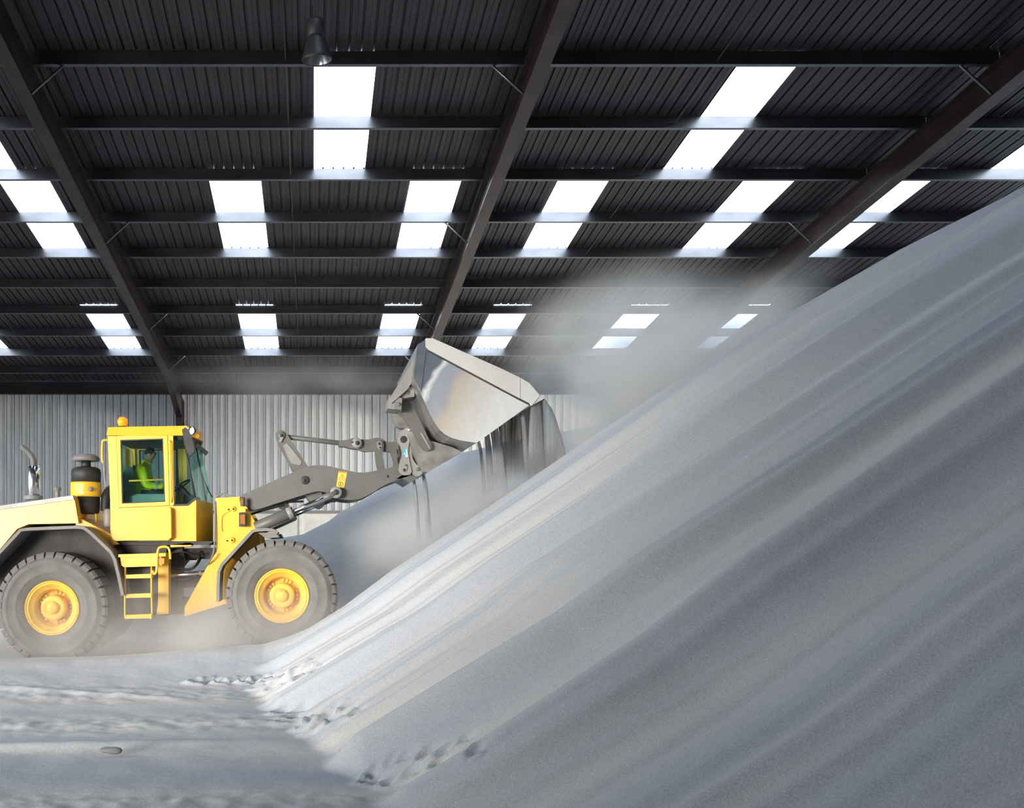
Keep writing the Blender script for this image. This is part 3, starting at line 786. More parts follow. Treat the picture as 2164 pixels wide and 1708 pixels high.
# roof fittings
bc = W(259, 903, 14.75)
BE = empty('beacon', bc, CAB)
lathe('beacon_base', [(0, 0), (.06, 0), (.06, .03), (.05, .04), (0, .04)], bc - Vector((0, 0, .02)), up, M_BLACK, CAB, 20)
bpy.data.objects.remove(BE)
lathe('beacon_dome', [(.045, .0), (.06, .02), (.078, .06), (.080, .09), (.070, .125), (.045, .150), (0, .160)], bc, up, M_AMBER, CAB, 24)
m1 = prism('mirror', [(385, 909), (392, 904), (399, 908), (404, 922), (411, 945), (410, 956), (403, 965), (396, 958), (390, 935)], 14.16, 14.24, M_BLACK, CAB, .02, Dref=14.2)
ptube('mirror_arm', [(398, 912, 14.2), (402, 903, 14.3), (405, 906, 14.45)], 14.2, .012, M_BLACK, CAB)
wl = W(404, 910, 14.45)
lathe('work_lamp', [(0, .09), (.04, .085), (.062, .03), (.064, 0), (.055, -.004)], wl, Vector((.45, 1, .15)), M_BLACK, CAB, 20)
lathe('work_lamp_lens', [(0, -.02), (.035, -.012), (.056, 0), (.05, .01)], wl, Vector((.45, 1, .15)), M_LAMPW, CAB, 20)
lathe('indicator', [(0, -.03), (.028, -.02), (.034, .02), (0, .03)], W(416, 922, 14.6), (.2, 1, 0), M_AMBER, CAB, 14)
prism('far_mirror', [(418, 938), (422, 940), (424, 985), (420, 985)], 16.25, 16.33, M_BLACK, CAB, .01, Dref=16.0)
ptube('wiper', [(421, 985), (433, 1020), (449, 1052)], 15.1, .009, M_BLACK, CAB, 3)
ptube('wiper_blade', [(402, 1000, 14.6), (409, 1025, 14.75), (414, 1048, 14.8)], 14.7, .009, M_BLACK, CAB, 3)
ptube('grab_rail', [(228, 930), (219, 931), (216, 938), (216, 972), (219, 978)], 14.42, .017, M_YEL, CAB, 4)
ptube('lower_grab_rail', [(219, 976), (221, 1010), (224, 1030)], 14.42, .012, M_LGREY, CAB, 3)

# mid section: ladder, platform, articulation
prism('under_cab_plate', [(236, 1144), (452, 1144), (440, 1152), (240, 1152)], 14.5, mir(14.5), M_DARK, LO)
prism('cab_mount', [(236, 1120), (243, 1144), (252, 1150), (236, 1152)], 14.35, 14.5, M_YEL, LO, .01)
prism('cab_bracket', [(360, 1152), (400, 1147), (410, 1150), (402, 1155), (360, 1157)], 14.5, 14.7, M_YEL, LO, .008)
LA = empty('ladder', W(293, 1305, 14.05), LO)
prism('platform', [(250, 1172), (350, 1169), (350, 1176), (250, 1178)], 14.0, 14.6, M_YEL, LA, .006)
prism('step_box', [(254, 1178), (340, 1176), (343, 1194), (330, 1197), (262, 1199), (256, 1195)], 14.03, 14.5, M_YEL, LA, .012)
box('side_marker', W(336, 0, 14.0).x, W(347, 0, 14.0).x, 13.99, 14.03, W(0, 1192, 14).z, W(0, 1180, 14).z, M_ORANGE, LA, .004)
for xp in (265, 320):
    ptube('side_rail', [(xp, 1196), (xp-1 if xp < 300 else xp, 1250), (xp-1 if xp < 300 else xp+1, 1302), (xp+3 if xp < 300 else xp-3, 1307)], 14.08, .013, M_YEL, LA, 3)
for yp in (1218, 1259, 1303):
    prism('step', [(266, yp-3), (320, yp-5), (320, yp+4), (266, yp+5)], 14.03, 14.22, M_YEL, LA, .006)
ptube('hook_handrail', [(322, 1206), (326, 1213), (331, 1206), (332, 1180), (334, 1163), (339, 1157), (352, 1156), (358, 1163), (360, 1182)], 14.0, .019, M_YEL, LA, 5)
prism('rear_post', [(334, 1180), (356, 1170), (356, 1298), (330, 1300), (334, 1275)], 14.45, 14.7, M_YEL, LO, .012)
prism('fuel_tank', [(262, 1205), (332, 1200), (334, 1262), (326, 1270), (262, 1272)], 14.5, 15.0, M_BLACK, LO, .02)
prism('articulation_block', [(352, 1165), (385, 1160), (392, 1180), (376, 1200), (372, 1230), (376, 1290), (352, 1295)], 14.8, 15.6, M_DARK, LO, .02)
for yp, r in ((1176, .10), (1270, .10)):
    c = W(398, yp, YC)
    cyl('hinge_pin', c - Vector((0, 0, .06)), c + Vector((0, 0, .06)), .14, M_DARK, LO, 20)
prism('upper_hinge', [(352, 1160), (455, 1158), (462, 1172), (440, 1182), (352, 1180)], 14.95, 15.45, M_DARK, LO, .02)
prism('lower_hinge', [(352, 1222), (430, 1214), (432, 1240), (352, 1245)], 14.95, 15.45, M_DARK, LO, .02)
prism('belly_plate', [(352, 1275), (400, 1270), (400, 1298), (352, 1300)], 14.75, 15.65, M_DARK, LO, .02)
cyl('steering_cylinder', W(360, 1217, 14.72), W(440, 1210, 14.72), .035, M_CHROME, LO, 14)
for j, pts in enumerate(([(366, 1198, 14.75), (395, 1203, 14.7), (412, 1196, 14.7), (421, 1180, 14.8), (425, 1165, 14.9)],
                         [(366, 1204, 14.8), (398, 1206, 14.75), (415, 1196, 14.75), (426, 1178, 14.9)],
                         [(365, 1226, 14.7), (400, 1224, 14.68), (420, 1214, 14.7)],
                         [(362, 1168, 14.7), (385, 1166, 14.65), (410, 1172, 14.7), (430, 1168, 14.8)],
                         [(455, 1060, 14.5), (454, 1140, 14.45), (450, 1172, 14.45), (438, 1192, 14.55), (425, 1200, 14.7)])):
    ptube('hydraulic_hose', pts, 14.7, .014, M_BLACK if j < 4 else M_FEND, LO, 5)

# front frame -------------------------------------------------------
for s in (0, 1):
    yo = (lambda a, b: (a, b)) if s == 0 else (lambda a, b: (mir(b), mir(a)))
    a, b_ = yo(14.5, 14.58)
    prism('tower_plate', [(455, 1053), (506, 1050), (508, 1068), (521, 1071), (546, 1116), (552, 1150), (520, 1200), (490, 1180), (457, 1166)], a, b_, M_YEL, LO, .01, Dref=14.5)
    a, b_ = yo(14.6, 14.8)
    prism('front_frame', [(390, 1284), (390, 1303), (478, 1276), (530, 1230), (560, 1180), (520, 1150), (462, 1160), (443, 1188)], a, b_, M_YEL, LO, .012, Dref=14.6)
    a, b_ = yo(13.95, 14.52)
    band('front_fender', [(457, 1272), (457.5, 1235), (459, 1208), (466, 1192), (524, 1128), (532, 1120), (540, 1117.5), (562, 1116), (578, 1117.5), (588, 1125)], .045, a, b_, M_FEND, LO)
    prism('fender_bracket', [(545, 1126), (585, 1126), (590, 1136), (562, 1138)], a + .1, b_, M_FEND, LO, .006, Dref=14.1)
prism('front_axle_housing', [(545, 1200), (640, 1200), (650, 1260), (610, 1310), (570, 1310), (530, 1260)], 14.85, 15.55, M_DARK, LO, .03)
prism('tower_core', [(470, 1090), (520, 1090), (540, 1140), (560, 1200), (470, 1200)], 14.75, 15.65, M_DARK, LO, .02)
for (x_, y_, r_) in ((493, 1076, 5.5), (490, 1142, 6.5)):
    disc('pin_cap', x_, y_, r_, 14.5, .03, M_YEL, LO); disc('pin_bolt', x_, y_, 2, 14.47, .012, M_DARK, LO, 8)
    disc('pin_bolt', x_-10, y_+1, 2, 14.5, .012, M_DARK, LO, 8)
ptube('grease_line', [(487, 1079), (470, 1090), (468, 1110), (469, 1124)], 14.48, .006, M_YEL, LO, 4)
box('head_lamp', *(sorted((W(505.5, 0, 14.4).x, W(520, 0, 14.4).x))), 14.36, 14.5, W(0, 1113, 14.4).z, W(0, 1084, 14.4).z, M_BLACK, LO, .01)
box('head_lamp_lens', *(sorted((W(507.5, 0, 14.35).x, W(518, 0, 14.35).x))), 14.345, 14.37, W(0, 1108, 14.35).z, W(0, 1088, 14.35).z, mat('smoked_amber', (.35, .13, .02), .3), LO, .006)
box('turn_signal', *(sorted((W(504.5, 0, 14.4).x, W(519, 0, 14.4).x))), 14.36, 14.5, W(0, 1083, 14.4).z, W(0, 1075, 14.4).z, M_STICK, LO, .008)
cyl('side_reflector', W(513, 1070, 14.45), W(513, 1052, 14.45), .035, mat('brown_plastic', (.16, .08, .05), .4), LO, 14)
ptube('top_hoses', [(456, 1050), (470, 1044), (485, 1048), (500, 1052)], 14.7, .016, M_LGREY, LO, 4)

# boom ---------------------------------------------------------------
arm_px = [(500, 1051), (560, 1024), (620, 998), (648, 986), (669, 983), (690, 984), (733, 994), (762, 1000), (791, 996), (843, 984), (866, 986), (872, 996), (866, 1006), (842, 1013), (811, 1026),
          (787, 1042), (766, 1053), (746, 1057), (723, 1056), (708, 1051), (694, 1042), (675, 1038), (662, 1040), (616, 1054), (560, 1072), (529, 1081), (508, 1078)]
AD = 14.62
for s in (0, 1):
    a, b_ = (AD, AD+.16) if s == 0 else (mir(AD+.16), mir(AD))
    prism('boom_arm', chaikin(arm_px, 1), a, b_, M_GREY, LO, .012, Dref=AD)
BMX = W(650, 1015, AD)
prism('boom_cross_tube', chaikin([(630, 1010), (660, 1005), (680, 1040), (690, 1065), (668, 1075), (640, 1040)], 2), AD+.15, mir(AD+.15), M_GREY, LO, .02, Dref=AD)
disc('boom_pin', 645, 1015, 9, AD, .02, M_DARK, LO); disc('boom_pin_bolt', 643, 1016, 3, AD-.02, .015, M_BLACK, LO, 10)
disc('boom_hole_shade', 819, 1007, 3, AD, .006, M_BLACK, LO, 12)  # small black disc drawn in for the dark inside the hole
# warning sticker: triangle and prohibition sign
sk = AD - .004
SK = prism('warning_sticker', [(715.5, 996), (734, 997.5), (727, 1031.5), (710.5, 1029)], sk, AD+.002, M_STICK, LO); SK['label'] = 'yellow warning sticker'
prism('sticker_header', [(715.5, 996), (734, 997.5), (733.4, 1000.5), (714.9, 999)], sk-.002, sk, M_ORANGE, SK)
def thinline(name, pts, D, r, m, parent):
    bm = bmesh.new(); bm_tube(bm, [W(p[0], p[1], D) for p in pts], r, 4); return link(name, bm_mesh(bm, name), m, parent)
thinline('triangle_print', [(723.5, 1003), (730, 1015.5), (714.5, 1014), (723.5, 1003)], sk-.001, .003, M_PRINT, SK)
thinline('bolt_print', [(723, 1006), (721.5, 1010), (724, 1009.5), (722.5, 1013)], sk-.001, .003, M_PRINT, SK)
thinline('circle_print', [(719.5+5.2*math.cos(t*.5236), 1023.3+5.2*math.sin(t*.5236)) for t in range(13)], sk-.001, .003, M_PRINT, SK)
thinline('slash_print', [(716, 1019.5), (723, 1027)], sk-.001, .0025, M_PRINT, SK)
thinline('figure_print', [(719.5, 1019.8), (719.3, 1023.5), (717.8, 1027)], sk-.001, .0045, M_PRINT, SK)
# lift cylinders
for s in (0, 1):
    D = 14.5 if s == 0 else mir(14.5)
    kx = lambda px, py: (lambda w: Vector((w.x, D, w.z)))(W(px, py, 14.5))
    LC = empty('lift_cylinder', kx(545, 1114), LO)
    cyl('barrel', kx(540, 1116), kx(612, 1085), .092, M_GREY, LC, 28)
    cyl('gland', kx(608, 1087), kx(618, 1082.5), .098, M_LGREY, LC, 28)
    cyl('rod', kx(616, 1083.5), kx(690, 1051), .040, M_CHROME, LC, 20)
    cyl('rod_end', kx(684, 1053.5), kx(706, 1043.5), .055, M_GREY, LC, 20, .065)
    lathe('rod_eye', [(.02, -.05), (.085, -.05), (.09, -.04), (.09, .08), (0, .08)], kx(710, 1041), (0, 1, 0), M_LGREY, LC, 28)
    lathe('eye_pin', [(0, -.065), (.04, -.065), (.045, -.05), (.045, 0)], kx(710, 1041), (0, 1, 0), M_DARK, LC, 16)
    cyl('feed_pipe', kx(572, 1116), kx(616, 1096), .014, M_LGREY, LC, 8)
    for t in range(6):
        th = t*math.pi/3
        ax_ = (kx(690, 1051) - kx(616, 1083.5)).normalized(); u_ = ax_.orthogonal().normalized(); v_ = ax_.cross(u_)
        c_ = kx(618, 1082.5) + (u_*math.cos(th) + v_*math.sin(th))*.075
        cyl('gland_bolt', c_, c_ + ax_*.02, .012, M_DARK, LC, 6)
for j, pts in enumerate(([(520, 1078, 14.85), (570, 1068, 14.8), (600, 1062, 14.8), (640, 1060, 14.9)], [(528, 1088, 14.9), (560, 1078, 14.85), (600, 1068, 14.85)])):
    ptube('boom_hose', pts, 14.8, .016, M_DARK, LO, 4)
prism('valve_block', [(588, 1062), (606, 1058), (612, 1070), (600, 1078), (590, 1074)], 14.85, 15.1, M_DARK, LO, .01)

# bellcrank, tilt rod, link --------------------------------------------
BD = 15.0
BC = empty('bellcrank', W(632, 995, BD), LO)
prism('lever_plate', [(583, 926), (583, 916), (588, 910), (595, 908), (602, 911), (608, 919), (652, 988), (648, 1010), (628, 1006), (616, 994), (600, 962), (586, 936)], BD, BD+.22, M_GREY, BC, .012)
prism('lever_web', [(598, 942), (606, 936), (638, 976), (634, 984), (616, 980), (606, 962)], BD-.012, BD, M_LGREY, BC, .004)
disc('lever_pin', 595, 921, 8, BD, .035, M_GREY, BC); disc('lever_pin_cap', 595, 921, 3.5, BD-.035, .015, M_DARK, BC, 12)
prism('pin_keeper', [(593, 920), (599, 925), (594, 935), (589, 934)], BD-.045, BD-.03, M_LGREY, BC, .003)
TL = empty('tilt_link', W(700, 930, BD), LO)
cyl('link_rod', W(606, 923.5, BD+.1), W(722, 937, BD+.1), .040, M_GREY, TL, 20)
prism('rod_fork', [(716, 931), (732, 930), (745, 926), (756, 925), (766, 932), (766, 944), (758, 949), (744, 948), (730, 944), (716, 943)], BD, BD+.2, M_GREY, TL, .02)
disc('fork_boss', 754, 936.5, 11, BD, .04, M_LGREY, TL); disc('fork_pin', 755, 936.5, 4.5, BD-.04, .02, M_BLACK, TL, 14); disc('keeper_bolt', 745, 935, 2.5, BD-.02, .02, M_DARK, TL, 8)
PL = empty('tilt_plate', W(795, 940, BD), LO)
prism('plate', [(756, 929), (779, 929), (795, 925), (807, 927), (819, 934), (842, 934), (842, 956), (791, 953), (770, 955), (756, 950)], BD+.05, BD+.17, M_GREY, PL, .01)
prism('lever', [(791, 938), (793, 932), (801, 930), (809, 933), (811, 940), (809, 965), (816, 1000), (799, 1000), (794, 975)], BD-.03, BD+.05, M_GREY, PL, .01)
prism('curved_lever', [(824, 950), (838, 950), (840, 975), (845, 1000), (832, 1000), (832, 976)], BD+.02, BD+.14, M_GREY, PL, .01)
prism('lever_boss', [(796, 935), (801, 932), (807, 935), (807, 948), (802, 951), (798, 947)], BD-.05, BD-.03, M_LGREY, PL, .004)
disc('lever_bolt', 801.5, 938, 3, BD-.05, .012, M_BLACK, PL, 10); disc('lever_bolt', 803, 946, 2, BD-.05, .012, M_BLACK, PL, 10)

# coupler ---------------------------------------------------------------
CP = empty('coupler', W(866, 1000, 14.5), LO)
CD = 14.5
for s in (0, 1):
    f2 = (lambda a, b: (a, b)) if s == 0 else (lambda a, b: (mir(b), mir(a)))
    prism('side_plate', chaikin([(845, 914), (856, 905), (866, 902), (866, 930), (862, 952), (866, 978), (872, 1003), (850, 1005), (842, 996), (844, 978), (851, 960), (846, 942), (838, 933)], 1), *f2(CD, CD+.07), M_LGREY, CP, .01, Dref=CD)
    prism('hook_plate', chaikin([(860, 903), (868, 900), (876, 910), (875, 932), (869, 950), (874, 976), (895, 993), (891, 1004), (880, 1008), (870, 1000), (864, 975), (860, 950)], 1), *f2(CD+.03, CD+.10), M_LGREY, CP, .01, Dref=CD)
disc('plate_hole_shade', 853, 929, 7.5, CD, .004, M_BLACK, CP)  # black disc gives the shade inside the hole as colour
disc('upper_pin', 866, 908.5, 5, CD, .03, M_CHROME, CP); disc('lower_pin', 883, 992, 4, CD+.03, .03, M_GREY, CP)
prism('keeper_plate', chaikin([(852, 982), (861, 980), (860, 994), (853, 999), (849, 994)], 1), CD-.02, CD, M_LGREY, CP, .004)
disc('keeper_bolt', 857, 983.5, 2.2, CD-.02, .012, M_GREY, CP, 10); disc('keeper_bolt', 854, 993.5, 3, CD-.02, .012, M_BLACK, CP, 12)
ST = prism('sticker', [(852, 950), (859.5, 948.5), (862, 965.5), (854.5, 967)], CD-.004, CD+.001, M_CYAN, CP); ST['label'] = 'cyan and white sticker'
prism('sticker_mark', [(858, 949), (859.5, 948.7), (861.8, 965.3), (857.5, 966), (857, 961), (859.6, 959), (857.5, 956)], CD-.006, CD-.003, M_WHITE, ST)
prism('white_mark', [(853.5, 957), (856, 958.5), (856.5, 960), (854, 960)], CD-.006, CD-.003, M_WHITE, ST)
prism('cross_frame', [(848, 960), (868, 950), (880, 985), (860, 1000)], CD+.1, mir(CD+.1), M_DARK, CP, .02, Dref=CD+.1)
prism('lower_frame', [(838, 1012), (850, 1004), (895, 1000), (868, 1020), (852, 1010)], CD+.12, mir(CD+.12), M_GREY, CP, .01, Dref=CD)

# bucket -------------------------------------------------------------------
BN = 13.62; BF = mir(BN)
BU = empty('bucket', W(990, 930, BN), LO)
prof = [(1122, 855), (1007.5, 936), (953, 925), (940, 918), (929.5, 909), (918, 893), (910, 878.5), (888, 829), (874, 803), (882, 729), (897, 719)]
def off_shell(pts, D, th):
    P = [Vector(p) for p in pxz(pts, D)]; out = []
    for i, p in enumerate(P):
        t = (P[min(i+1, len(P)-1)] - P[max(i-1, 0)]).normalized(); out.append(p + Vector((-t.y, t.x))*(-th))
    return [tuple(p) for p in P], [tuple(p) for p in out]
P_, O_ = off_shell(prof, BN, .035)
bm = bmesh.new(); bm_prism(bm, P_ + O_[::-1], BN+.01, BF-.01)
link('bucket_shell', bm_mesh(bm, 'bucket_shell'), M_BSHELL, BU)
for s in (0, 1):
    f2 = (lambda a, b: (a, b)) if s == 0 else (lambda a, b: (mir(b), mir(a)))
    sp = [(899, 733), (1122, 854), (1007.5, 936), (975, 931), (953, 925), (940, 918), (929.5, 909), (918, 893), (910, 878.5), (899, 852), (888, 829)]
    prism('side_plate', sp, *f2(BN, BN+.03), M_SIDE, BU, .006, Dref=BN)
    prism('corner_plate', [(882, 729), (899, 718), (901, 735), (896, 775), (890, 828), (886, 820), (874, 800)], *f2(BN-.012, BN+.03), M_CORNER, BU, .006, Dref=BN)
    prism('edge_plate', [(899, 716), (914, 716), (1059, 780), (1098, 799), (1098.5, 843), (905, 740), (899, 733)], *f2(BN-.03, BN+.03), M_STEEL, BU, .008, Dref=BN)
    prism('edge_tip', [(1099, 799.5), (1118, 811), (1140, 837), (1124.5, 856), (1099.5, 843)], *f2(BN-.034, BN+.03), M_STEEL, BU, .008, Dref=BN)
prism('edge_gap', [(903, 738), (906, 739.5), (1100, 843), (1122, 854.5), (1119, 857), (1098, 846.5), (903, 742.5)], BN-.004, BN+.02, M_DARK, BU)
prism('cutting_edge', [(1118, 852), (1140, 837), (1150, 836), (1149, 843), (1122, 858)], BN-.01, BF+.01, M_STEEL, BU, .008)
# stiffeners on the back
SD = 13.95
prism('back_stiffener', [(873, 762), (880, 765), (882, 800), (868, 812), (862, 822), (828, 852), (826, 838)], SD, SD+1.0, M_LGREY, BU, .012)
prism('stop_block', [(822, 840), (836, 838), (833, 865), (819, 864)], SD+.05, SD+.5, M_LGREY, BU, .012)
prism('stop_block_side', [(836, 838), (850, 842), (848, 866), (833, 865)], SD+.03, SD+.5, M_BSHELL, BU, .01)
prism('upper_block', [(838, 820), (860, 806), (874, 803), (876, 838), (855, 842), (838, 838)], SD+.1, SD+.7, M_BSHELL, BU, .012)
disc('stop_bolt', 843, 855, 4, SD+.03, .02, M_GREY, BU, 12); disc('stop_bolt', 862, 830, 4, SD+.1, .02, M_GREY, BU, 12)
disc('stop_bolt', 865, 816, 3, SD+.1, .02, M_DARK, BU, 12)
prism('hinge_ear', chaikin([(848, 845), (866, 846), (886, 885), (905, 925), (915, 948), (900, 955), (884, 940), (868, 905), (852, 880)], 1), SD+.35, SD+.5, M_GREY, BU, .01)
prism('hinge_ear', chaikin([(826, 868), (848, 866), (862, 890), (862, 905), (840, 905), (832, 890)], 1), SD+.9, SD+1.1, M_BSHELL, BU, .01)
prism('lower_skin', [(862, 915), (888, 905), (905, 930), (955, 945), (975, 955), (905, 998), (892, 996), (874, 960)], 14.4, mir(14.4), M_BSHELL, BU, .015, Dref=14.4)
ptube('wear_rib', [(890, 915), (900, 932), (910, 950)], 14.3, .014, M_LGREY, BU, 3)

# driver -------------------------------------------------------------------
def build_driver():
    Yd = 15.15
    J = {'hip': (-2.76, 0, 2.52), 'waist': (-2.76, 0, 2.64), 'chest': (-2.70, 0, 2.83), 'neck': (-2.63, 0, 2.99), 'head0': (-2.59, 0, 3.07), 'head1': (-2.56, 0, 3.14), 'head2': (-2.55, 0, 3.19)}
    R = {'hip': .15, 'waist': .175, 'chest': .18, 'neck': .062, 'head0': .07, 'head1': .088, 'head2': .068}
    E = [('hip', 'waist'), ('waist', 'chest'), ('chest', 'neck'), ('neck', 'head0'), ('head0', 'head1'), ('head1', 'head2')]
    for s, t in ((-1, 'n'), (1, 'f')):
        J.update({'sh'+t: (-2.69, s*.20, 2.86), 'el'+t: (-2.60, s*.27, 2.62), 'wr'+t: (-2.37, s*.20, 2.60), 'pa'+t: (-2.29, s*.185, 2.63),
                  'kn'+t: (-2.38, s*.12, 2.50), 'an'+t: (-2.20, s*.12, 2.14), 'to'+t: (-2.05, s*.13, 2.09), 'hj'+t: (-2.72, s*.10, 2.50)})
        R.update({'sh'+t: .10, 'el'+t: .072, 'wr'+t: .045, 'pa'+t: .035, 'kn'+t: .075, 'an'+t: .05, 'to'+t: .04, 'hj'+t: .10})
        E += [('chest', 'sh'+t), ('sh'+t, 'el'+t), ('el'+t, 'wr'+t), ('wr'+t, 'pa'+t), ('hip', 'hj'+t), ('hj'+t, 'kn'+t), ('kn'+t, 'an'+t), ('an'+t, 'to'+t)]
        for q in range(5):
            dy = (q-2)*.018
            if q == 4: pts = [(-2.31, s*.16, 2.655), (-2.285, s*.15, 2.675)]
            else: pts = [(-2.245, s*.185+dy, 2.66), (-2.225, s*.185+dy, 2.635)]
            for w, p in enumerate(pts):
                J['f%s%d%d' % (t, q, w)] = p; R['f%s%d%d' % (t, q, w)] = .010 if w == 0 else .008
            E += [('pa'+t, 'f%s%d0' % (t, q)), ('f%s%d0' % (t, q), 'f%s%d1' % (t, q))]
    names = list(J); me = bpy.data.meshes.new('person')
    me.from_pydata([(J[n][0], Yd + J[n][1], J[n][2]) for n in names], [(names.index(a), names.index(b)) for a, b in E], [])
    o = bpy.data.objects.new('person_tmp', me); col.objects.link(o)
    md = o.modifiers.new('skin', 'SKIN'); sb = o.modifiers.new('sub', 'SUBSURF'); sb.levels = 2; sb.render_levels = 2
    for n, v in zip(names, me.skin_vertices[0].data):
        v.radius = (R[n], R[n]); v.use_root = (n == 'hip')
    dg = bpy.context.evaluated_depsgraph_get()
    me2 = bpy.data.meshes.new_from_object(o.evaluated_get(dg)); bpy.data.objects.remove(o)
    me2.materials.clear()
    for m in (M_HIVIS, M_SKIN, M_TROU): me2.materials.append(m)
    for p in me2.polygons:
        c = p.center; p.use_smooth = True
        if c.z > 2.985 and c.x > -2.66: p.material_index = 1
        elif c.x > -2.345 and c.z > 2.56: p.material_index = 1
        elif c.z < 2.56 and c.x > -2.68 or c.z < 2.47: p.material_index = 2
        else: p.material_index = 0
    # nose and brow
    for v in me2.vertices:
        c = v.co
        if abs(c.y-Yd) < .02 and c.x > -2.49 and 3.08 < c.z < 3.13: v.co.x += .022
    o = bpy.data.objects.new('person', me2); col.objects.link(o)
    tag(o, 'driver in a lime hi-vis jacket leaning forward in the cab seat', 'person')
    hc = Vector((-2.58, Yd, 3.15))
    b = bmesh.new(); bmesh.ops.create_uvsphere(b, u_segments=20, v_segments=12, radius=1)
    for v in b.verts: v.co = Vector((v.co.x*.092, v.co.y*.085, v.co.z*.085)) + hc
    bmesh.ops.delete(b, geom=[v for v in b.verts if v.co.z < 3.12 or (v.co.x > -2.52 and v.co.z < 3.18)], context='VERTS')
    for f in b.faces: f.smooth = True
    link('hair', bm_mesh(b, 'hair'), M_HAIR, o)
    for s in (-1, 1):
        lathe('ear', [(0, -.008), (.022, -.004), (.02, .006), (0, .008)], (-2.575, Yd+s*.085, 3.115), (0, 1, 0), M_SKIN, o, 12)
        lathe('eye', [(0, -.01), (.008, -.006), (.010, 0), (0, .01)], (-2.485, Yd+s*.032, 3.135), (1, 0, 0), M_HAIR, o, 10)
        a = Vector((-2.60, Yd+s*.27, 2.62)); c = Vector((-2.37, Yd+s*.20, 2.60))
        p = a.lerp(c, .62); lathe('cuff_band', [(.056, -.02), (.058, 0), (.055, .02)], p, c-a, M_REFL, o, 20)
    lathe('collar', [(.075, -.03), (.085, 0), (.08, .04)], (-2.645, Yd, 2.975), (.4, 0, 1), M_HIVIS, o, 20)
build_driver()

# falling sand ---------------------------------------------------------------
def stream_material(name, colr, alpha):
    m, nt, out = nmat(name); N = nt.nodes.new; L = nt.links.new
    geo = N('ShaderNodeNewGeometry'); mp = N('ShaderNodeMapping'); mp.inputs['Scale'].default_value = (26, 26, .7)
    L(geo.outputs['Position'], mp.inputs[0])
    nz = N('ShaderNodeTexNoise'); nz.inputs['Scale'].default_value = 1; nz.inputs['Detail'].default_value = 3
    L(mp.outputs[0], nz.inputs[0])
    mr = N('ShaderNodeMapRange'); mr.inputs[1].default_value = .3; mr.inputs[2].default_value = .7
    mr.inputs[3].default_value = alpha*.55; mr.inputs[4].default_value = min(1, alpha*1.25)
    L(nz.outputs[0], mr.inputs[0])
    tc = N('ShaderNodeTexCoord'); sx = N('ShaderNodeSeparateXYZ'); L(tc.outputs['Generated'], sx.inputs[0])
    fd = N('ShaderNodeMapRange'); fd.interpolation_type = 'SMOOTHSTEP'; fd.inputs[1].default_value = .08; fd.inputs[2].default_value = .5; L(sx.outputs[2], fd.inputs[0])
    ml = N('ShaderNodeMath'); ml.operation = 'MULTIPLY'; L(mr.outputs[0], ml.inputs[0]); L(fd.outputs[0], ml.inputs[1])
    d = N('ShaderNodeBsdfDiffuse'); d.inputs[0].default_value = (*colr, 1)
    t = N('ShaderNodeBsdfTransparent'); mx = N('ShaderNodeMixShader')
    L(ml.outputs[0], mx.inputs[0]); L(t.outputs[0], mx.inputs[1]); L(d.outputs[0], mx.inputs[2]); L(mx.outputs[0], out.inputs[0])
    return m
M_ST1 = stream_material('falling_sand', (.26, .28, .31), .8)
M_ST2 = stream_material('falling_shaded_sand', (.035, .032, .032), 1.0)  # deep shade below the bucket put into this sand colour
def stream(top, bot, D, th, m, label, group=None, n=8):
    # top/bot: (px left, py left, px right, py right); the sheet falls and spreads
    bm = bmesh.new(); rings = []
    for i in range(n+1):
        t = i/n; q = t**1.0; e = t**.62
        l = W(top[0]+(bot[0]-top[0])*e, top[1]+(bot[1]-top[1])*q, D); r = W(top[2]+(bot[2]-top[2])*e, top[3]+(bot[3]-top[3])*q, D)
        row = []
        for j in range(9):
            a = 2*math.pi*j/9
            c = (l+r)/2; hw = (r-l)/2
            row.append(bm.verts.new(c + hw*math.cos(a) + Vector((0, th*math.sin(a), 0))))
        rings.append(row)
    for a, b in zip(rings, rings[1:]):
        for j in range(9):
            f = bm.faces.new((a[j], a[(j+1) % 9], b[(j+1) % 9], b[j])); f.smooth = True
    o = link('sand_stream', bm_mesh(bm, 'sand_stream'), m)
    return tag(o, label, 'falling sand', group, 'stuff')
stream((1121, 857, 1141, 846), (1113, 1030, 1154, 1010), 13.75, .05, M_ST1, 'pale sand pouring from the tip of the bucket edge')
stream((1147, 846, 1152, 845), (1150, 1015, 1205, 1000), 13.7, .05, M_ST1, 'widest veil of sand arcing off the bucket corner')
stream((1098, 873, 1107, 867), (1109, 1030, 1123, 1025), 13.85, .04, M_ST1, 'thin stream of sand between two dark gaps under the bucket')
stream((1036, 915, 1052, 903), (1048, 1060, 1076, 1050), 15.0, .05, M_ST1, 'bluish sand stream falling below the bucket side plate')
stream((1024, 922, 1034, 916), (1030, 1065, 1046, 1060), 15.5, .04, M_ST1, 'narrow sand stream beside the bluish stream under the bucket')
stream((1008, 934, 1014, 930), (1022, 1070, 1030, 1065), 15.8, .03, M_ST1, 'thinnest thread of sand at the bucket heel')
stream((1050, 903, 1150, 842), (1068, 1045, 1184, 1015), 14.15, .05, M_ST2, 'dense curtain of sand behind the pale streams, darkened for shade under the bucket')
stream((871, 1014, 877, 1012), (882, 1160, 890, 1160), 14.9, .03, M_ST1, 'thread of sand trickling from the coupler near the boom')
stream((891, 1004, 898, 1003), (902, 1155, 914, 1152), 14.9, .03, M_ST1, 'thread of sand trickling from under the bucket heel')

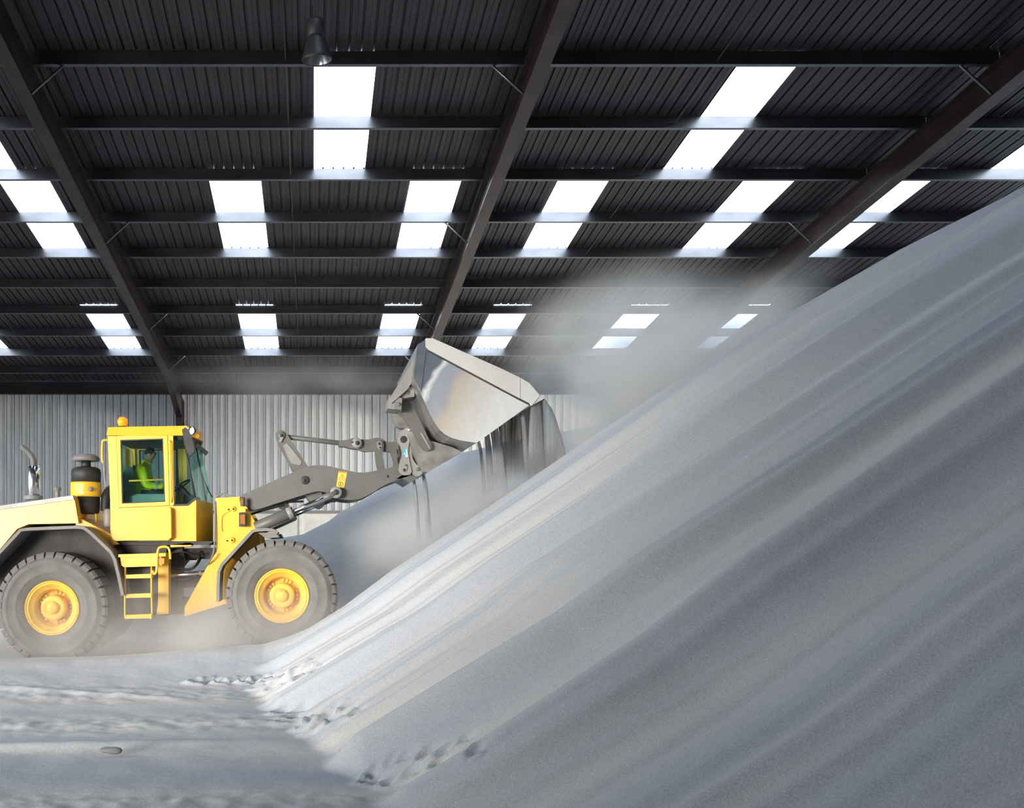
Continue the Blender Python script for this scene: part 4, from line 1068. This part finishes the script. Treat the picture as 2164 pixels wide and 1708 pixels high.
# ------------------------------------------------------------------ airborne dust
def dust(name, c, r, dens, label, color=(.97, .945, .905), nscale=.8, lo=.35, hi=.7, soft=1.0, rot=0):
    m, nt, out = nmat(name + '_volume'); N = nt.nodes.new; L = nt.links.new
    tc = N('ShaderNodeTexCoord')
    ln = N('ShaderNodeVectorMath'); ln.operation = 'LENGTH'; L(tc.outputs['Object'], ln.inputs[0])
    fo = N('ShaderNodeMapRange'); fo.interpolation_type = 'SMOOTHSTEP'
    fo.inputs[1].default_value = 1.0; fo.inputs[2].default_value = 1.0 - soft; fo.inputs[3].default_value = 0; fo.inputs[4].default_value = 1
    L(ln.outputs['Value'], fo.inputs[0])
    geo = N('ShaderNodeNewGeometry')
    nz = N('ShaderNodeTexNoise'); nz.inputs['Scale'].default_value = nscale; nz.inputs['Detail'].default_value = 3
    L(geo.outputs['Position'], nz.inputs['Vector'])
    mr = N('ShaderNodeMapRange'); mr.inputs[1].default_value = lo; mr.inputs[2].default_value = hi; mr.inputs[3].default_value = .12; mr.inputs[4].default_value = 1
    L(nz.outputs['Fac'], mr.inputs[0])
    m1 = N('ShaderNodeMath'); m1.operation = 'MULTIPLY'; L(fo.outputs[0], m1.inputs[0]); L(mr.outputs[0], m1.inputs[1])
    m2 = N('ShaderNodeMath'); m2.operation = 'MULTIPLY'; L(m1.outputs[0], m2.inputs[0]); m2.inputs[1].default_value = dens
    v = N('ShaderNodeVolumeScatter'); v.inputs['Color'].default_value = (*color, 1)
    L(m2.outputs[0], v.inputs['Density']); L(v.outputs[0], out.inputs['Volume'])
    bm = bmesh.new(); bmesh.ops.create_icosphere(bm, subdivisions=3, radius=1)
    o = link(name, bm_mesh(bm, name), m, None, c); o.scale = r; o.rotation_euler = (0, rot, 0)
    return tag(o, label, 'dust', None, 'stuff')
dust('dust_cloud', (-1.7, 14.7, .15), (5.6, 2.6, 1.35), 2.2, 'low brown-grey dust swirling round the loader wheels')
dust('dust_cloud', W(1380, 770, 16.5), (3.0, 2.4, 2.0), 3.0, 'tall pale dust plume rising above the sand beyond the bucket')
dust('dust_cloud', W(1400, 800, 14.0), (3.4, 1.2, .95), 4.0, 'thick dust lying along the sand crest right of the bucket', rot=-.58)
dust('dust_cloud', W(900, 1110, 15.2), (2.7, 1.4, .8), 2.2, 'dust where the pouring sand lands under the bucket', rot=-.58)
dust('dust_cloud', (-.6, 25.0, 6.0), (4.6, 2.5, .7), .28, 'thin wisp of dust drifting under the roof near the far wall')
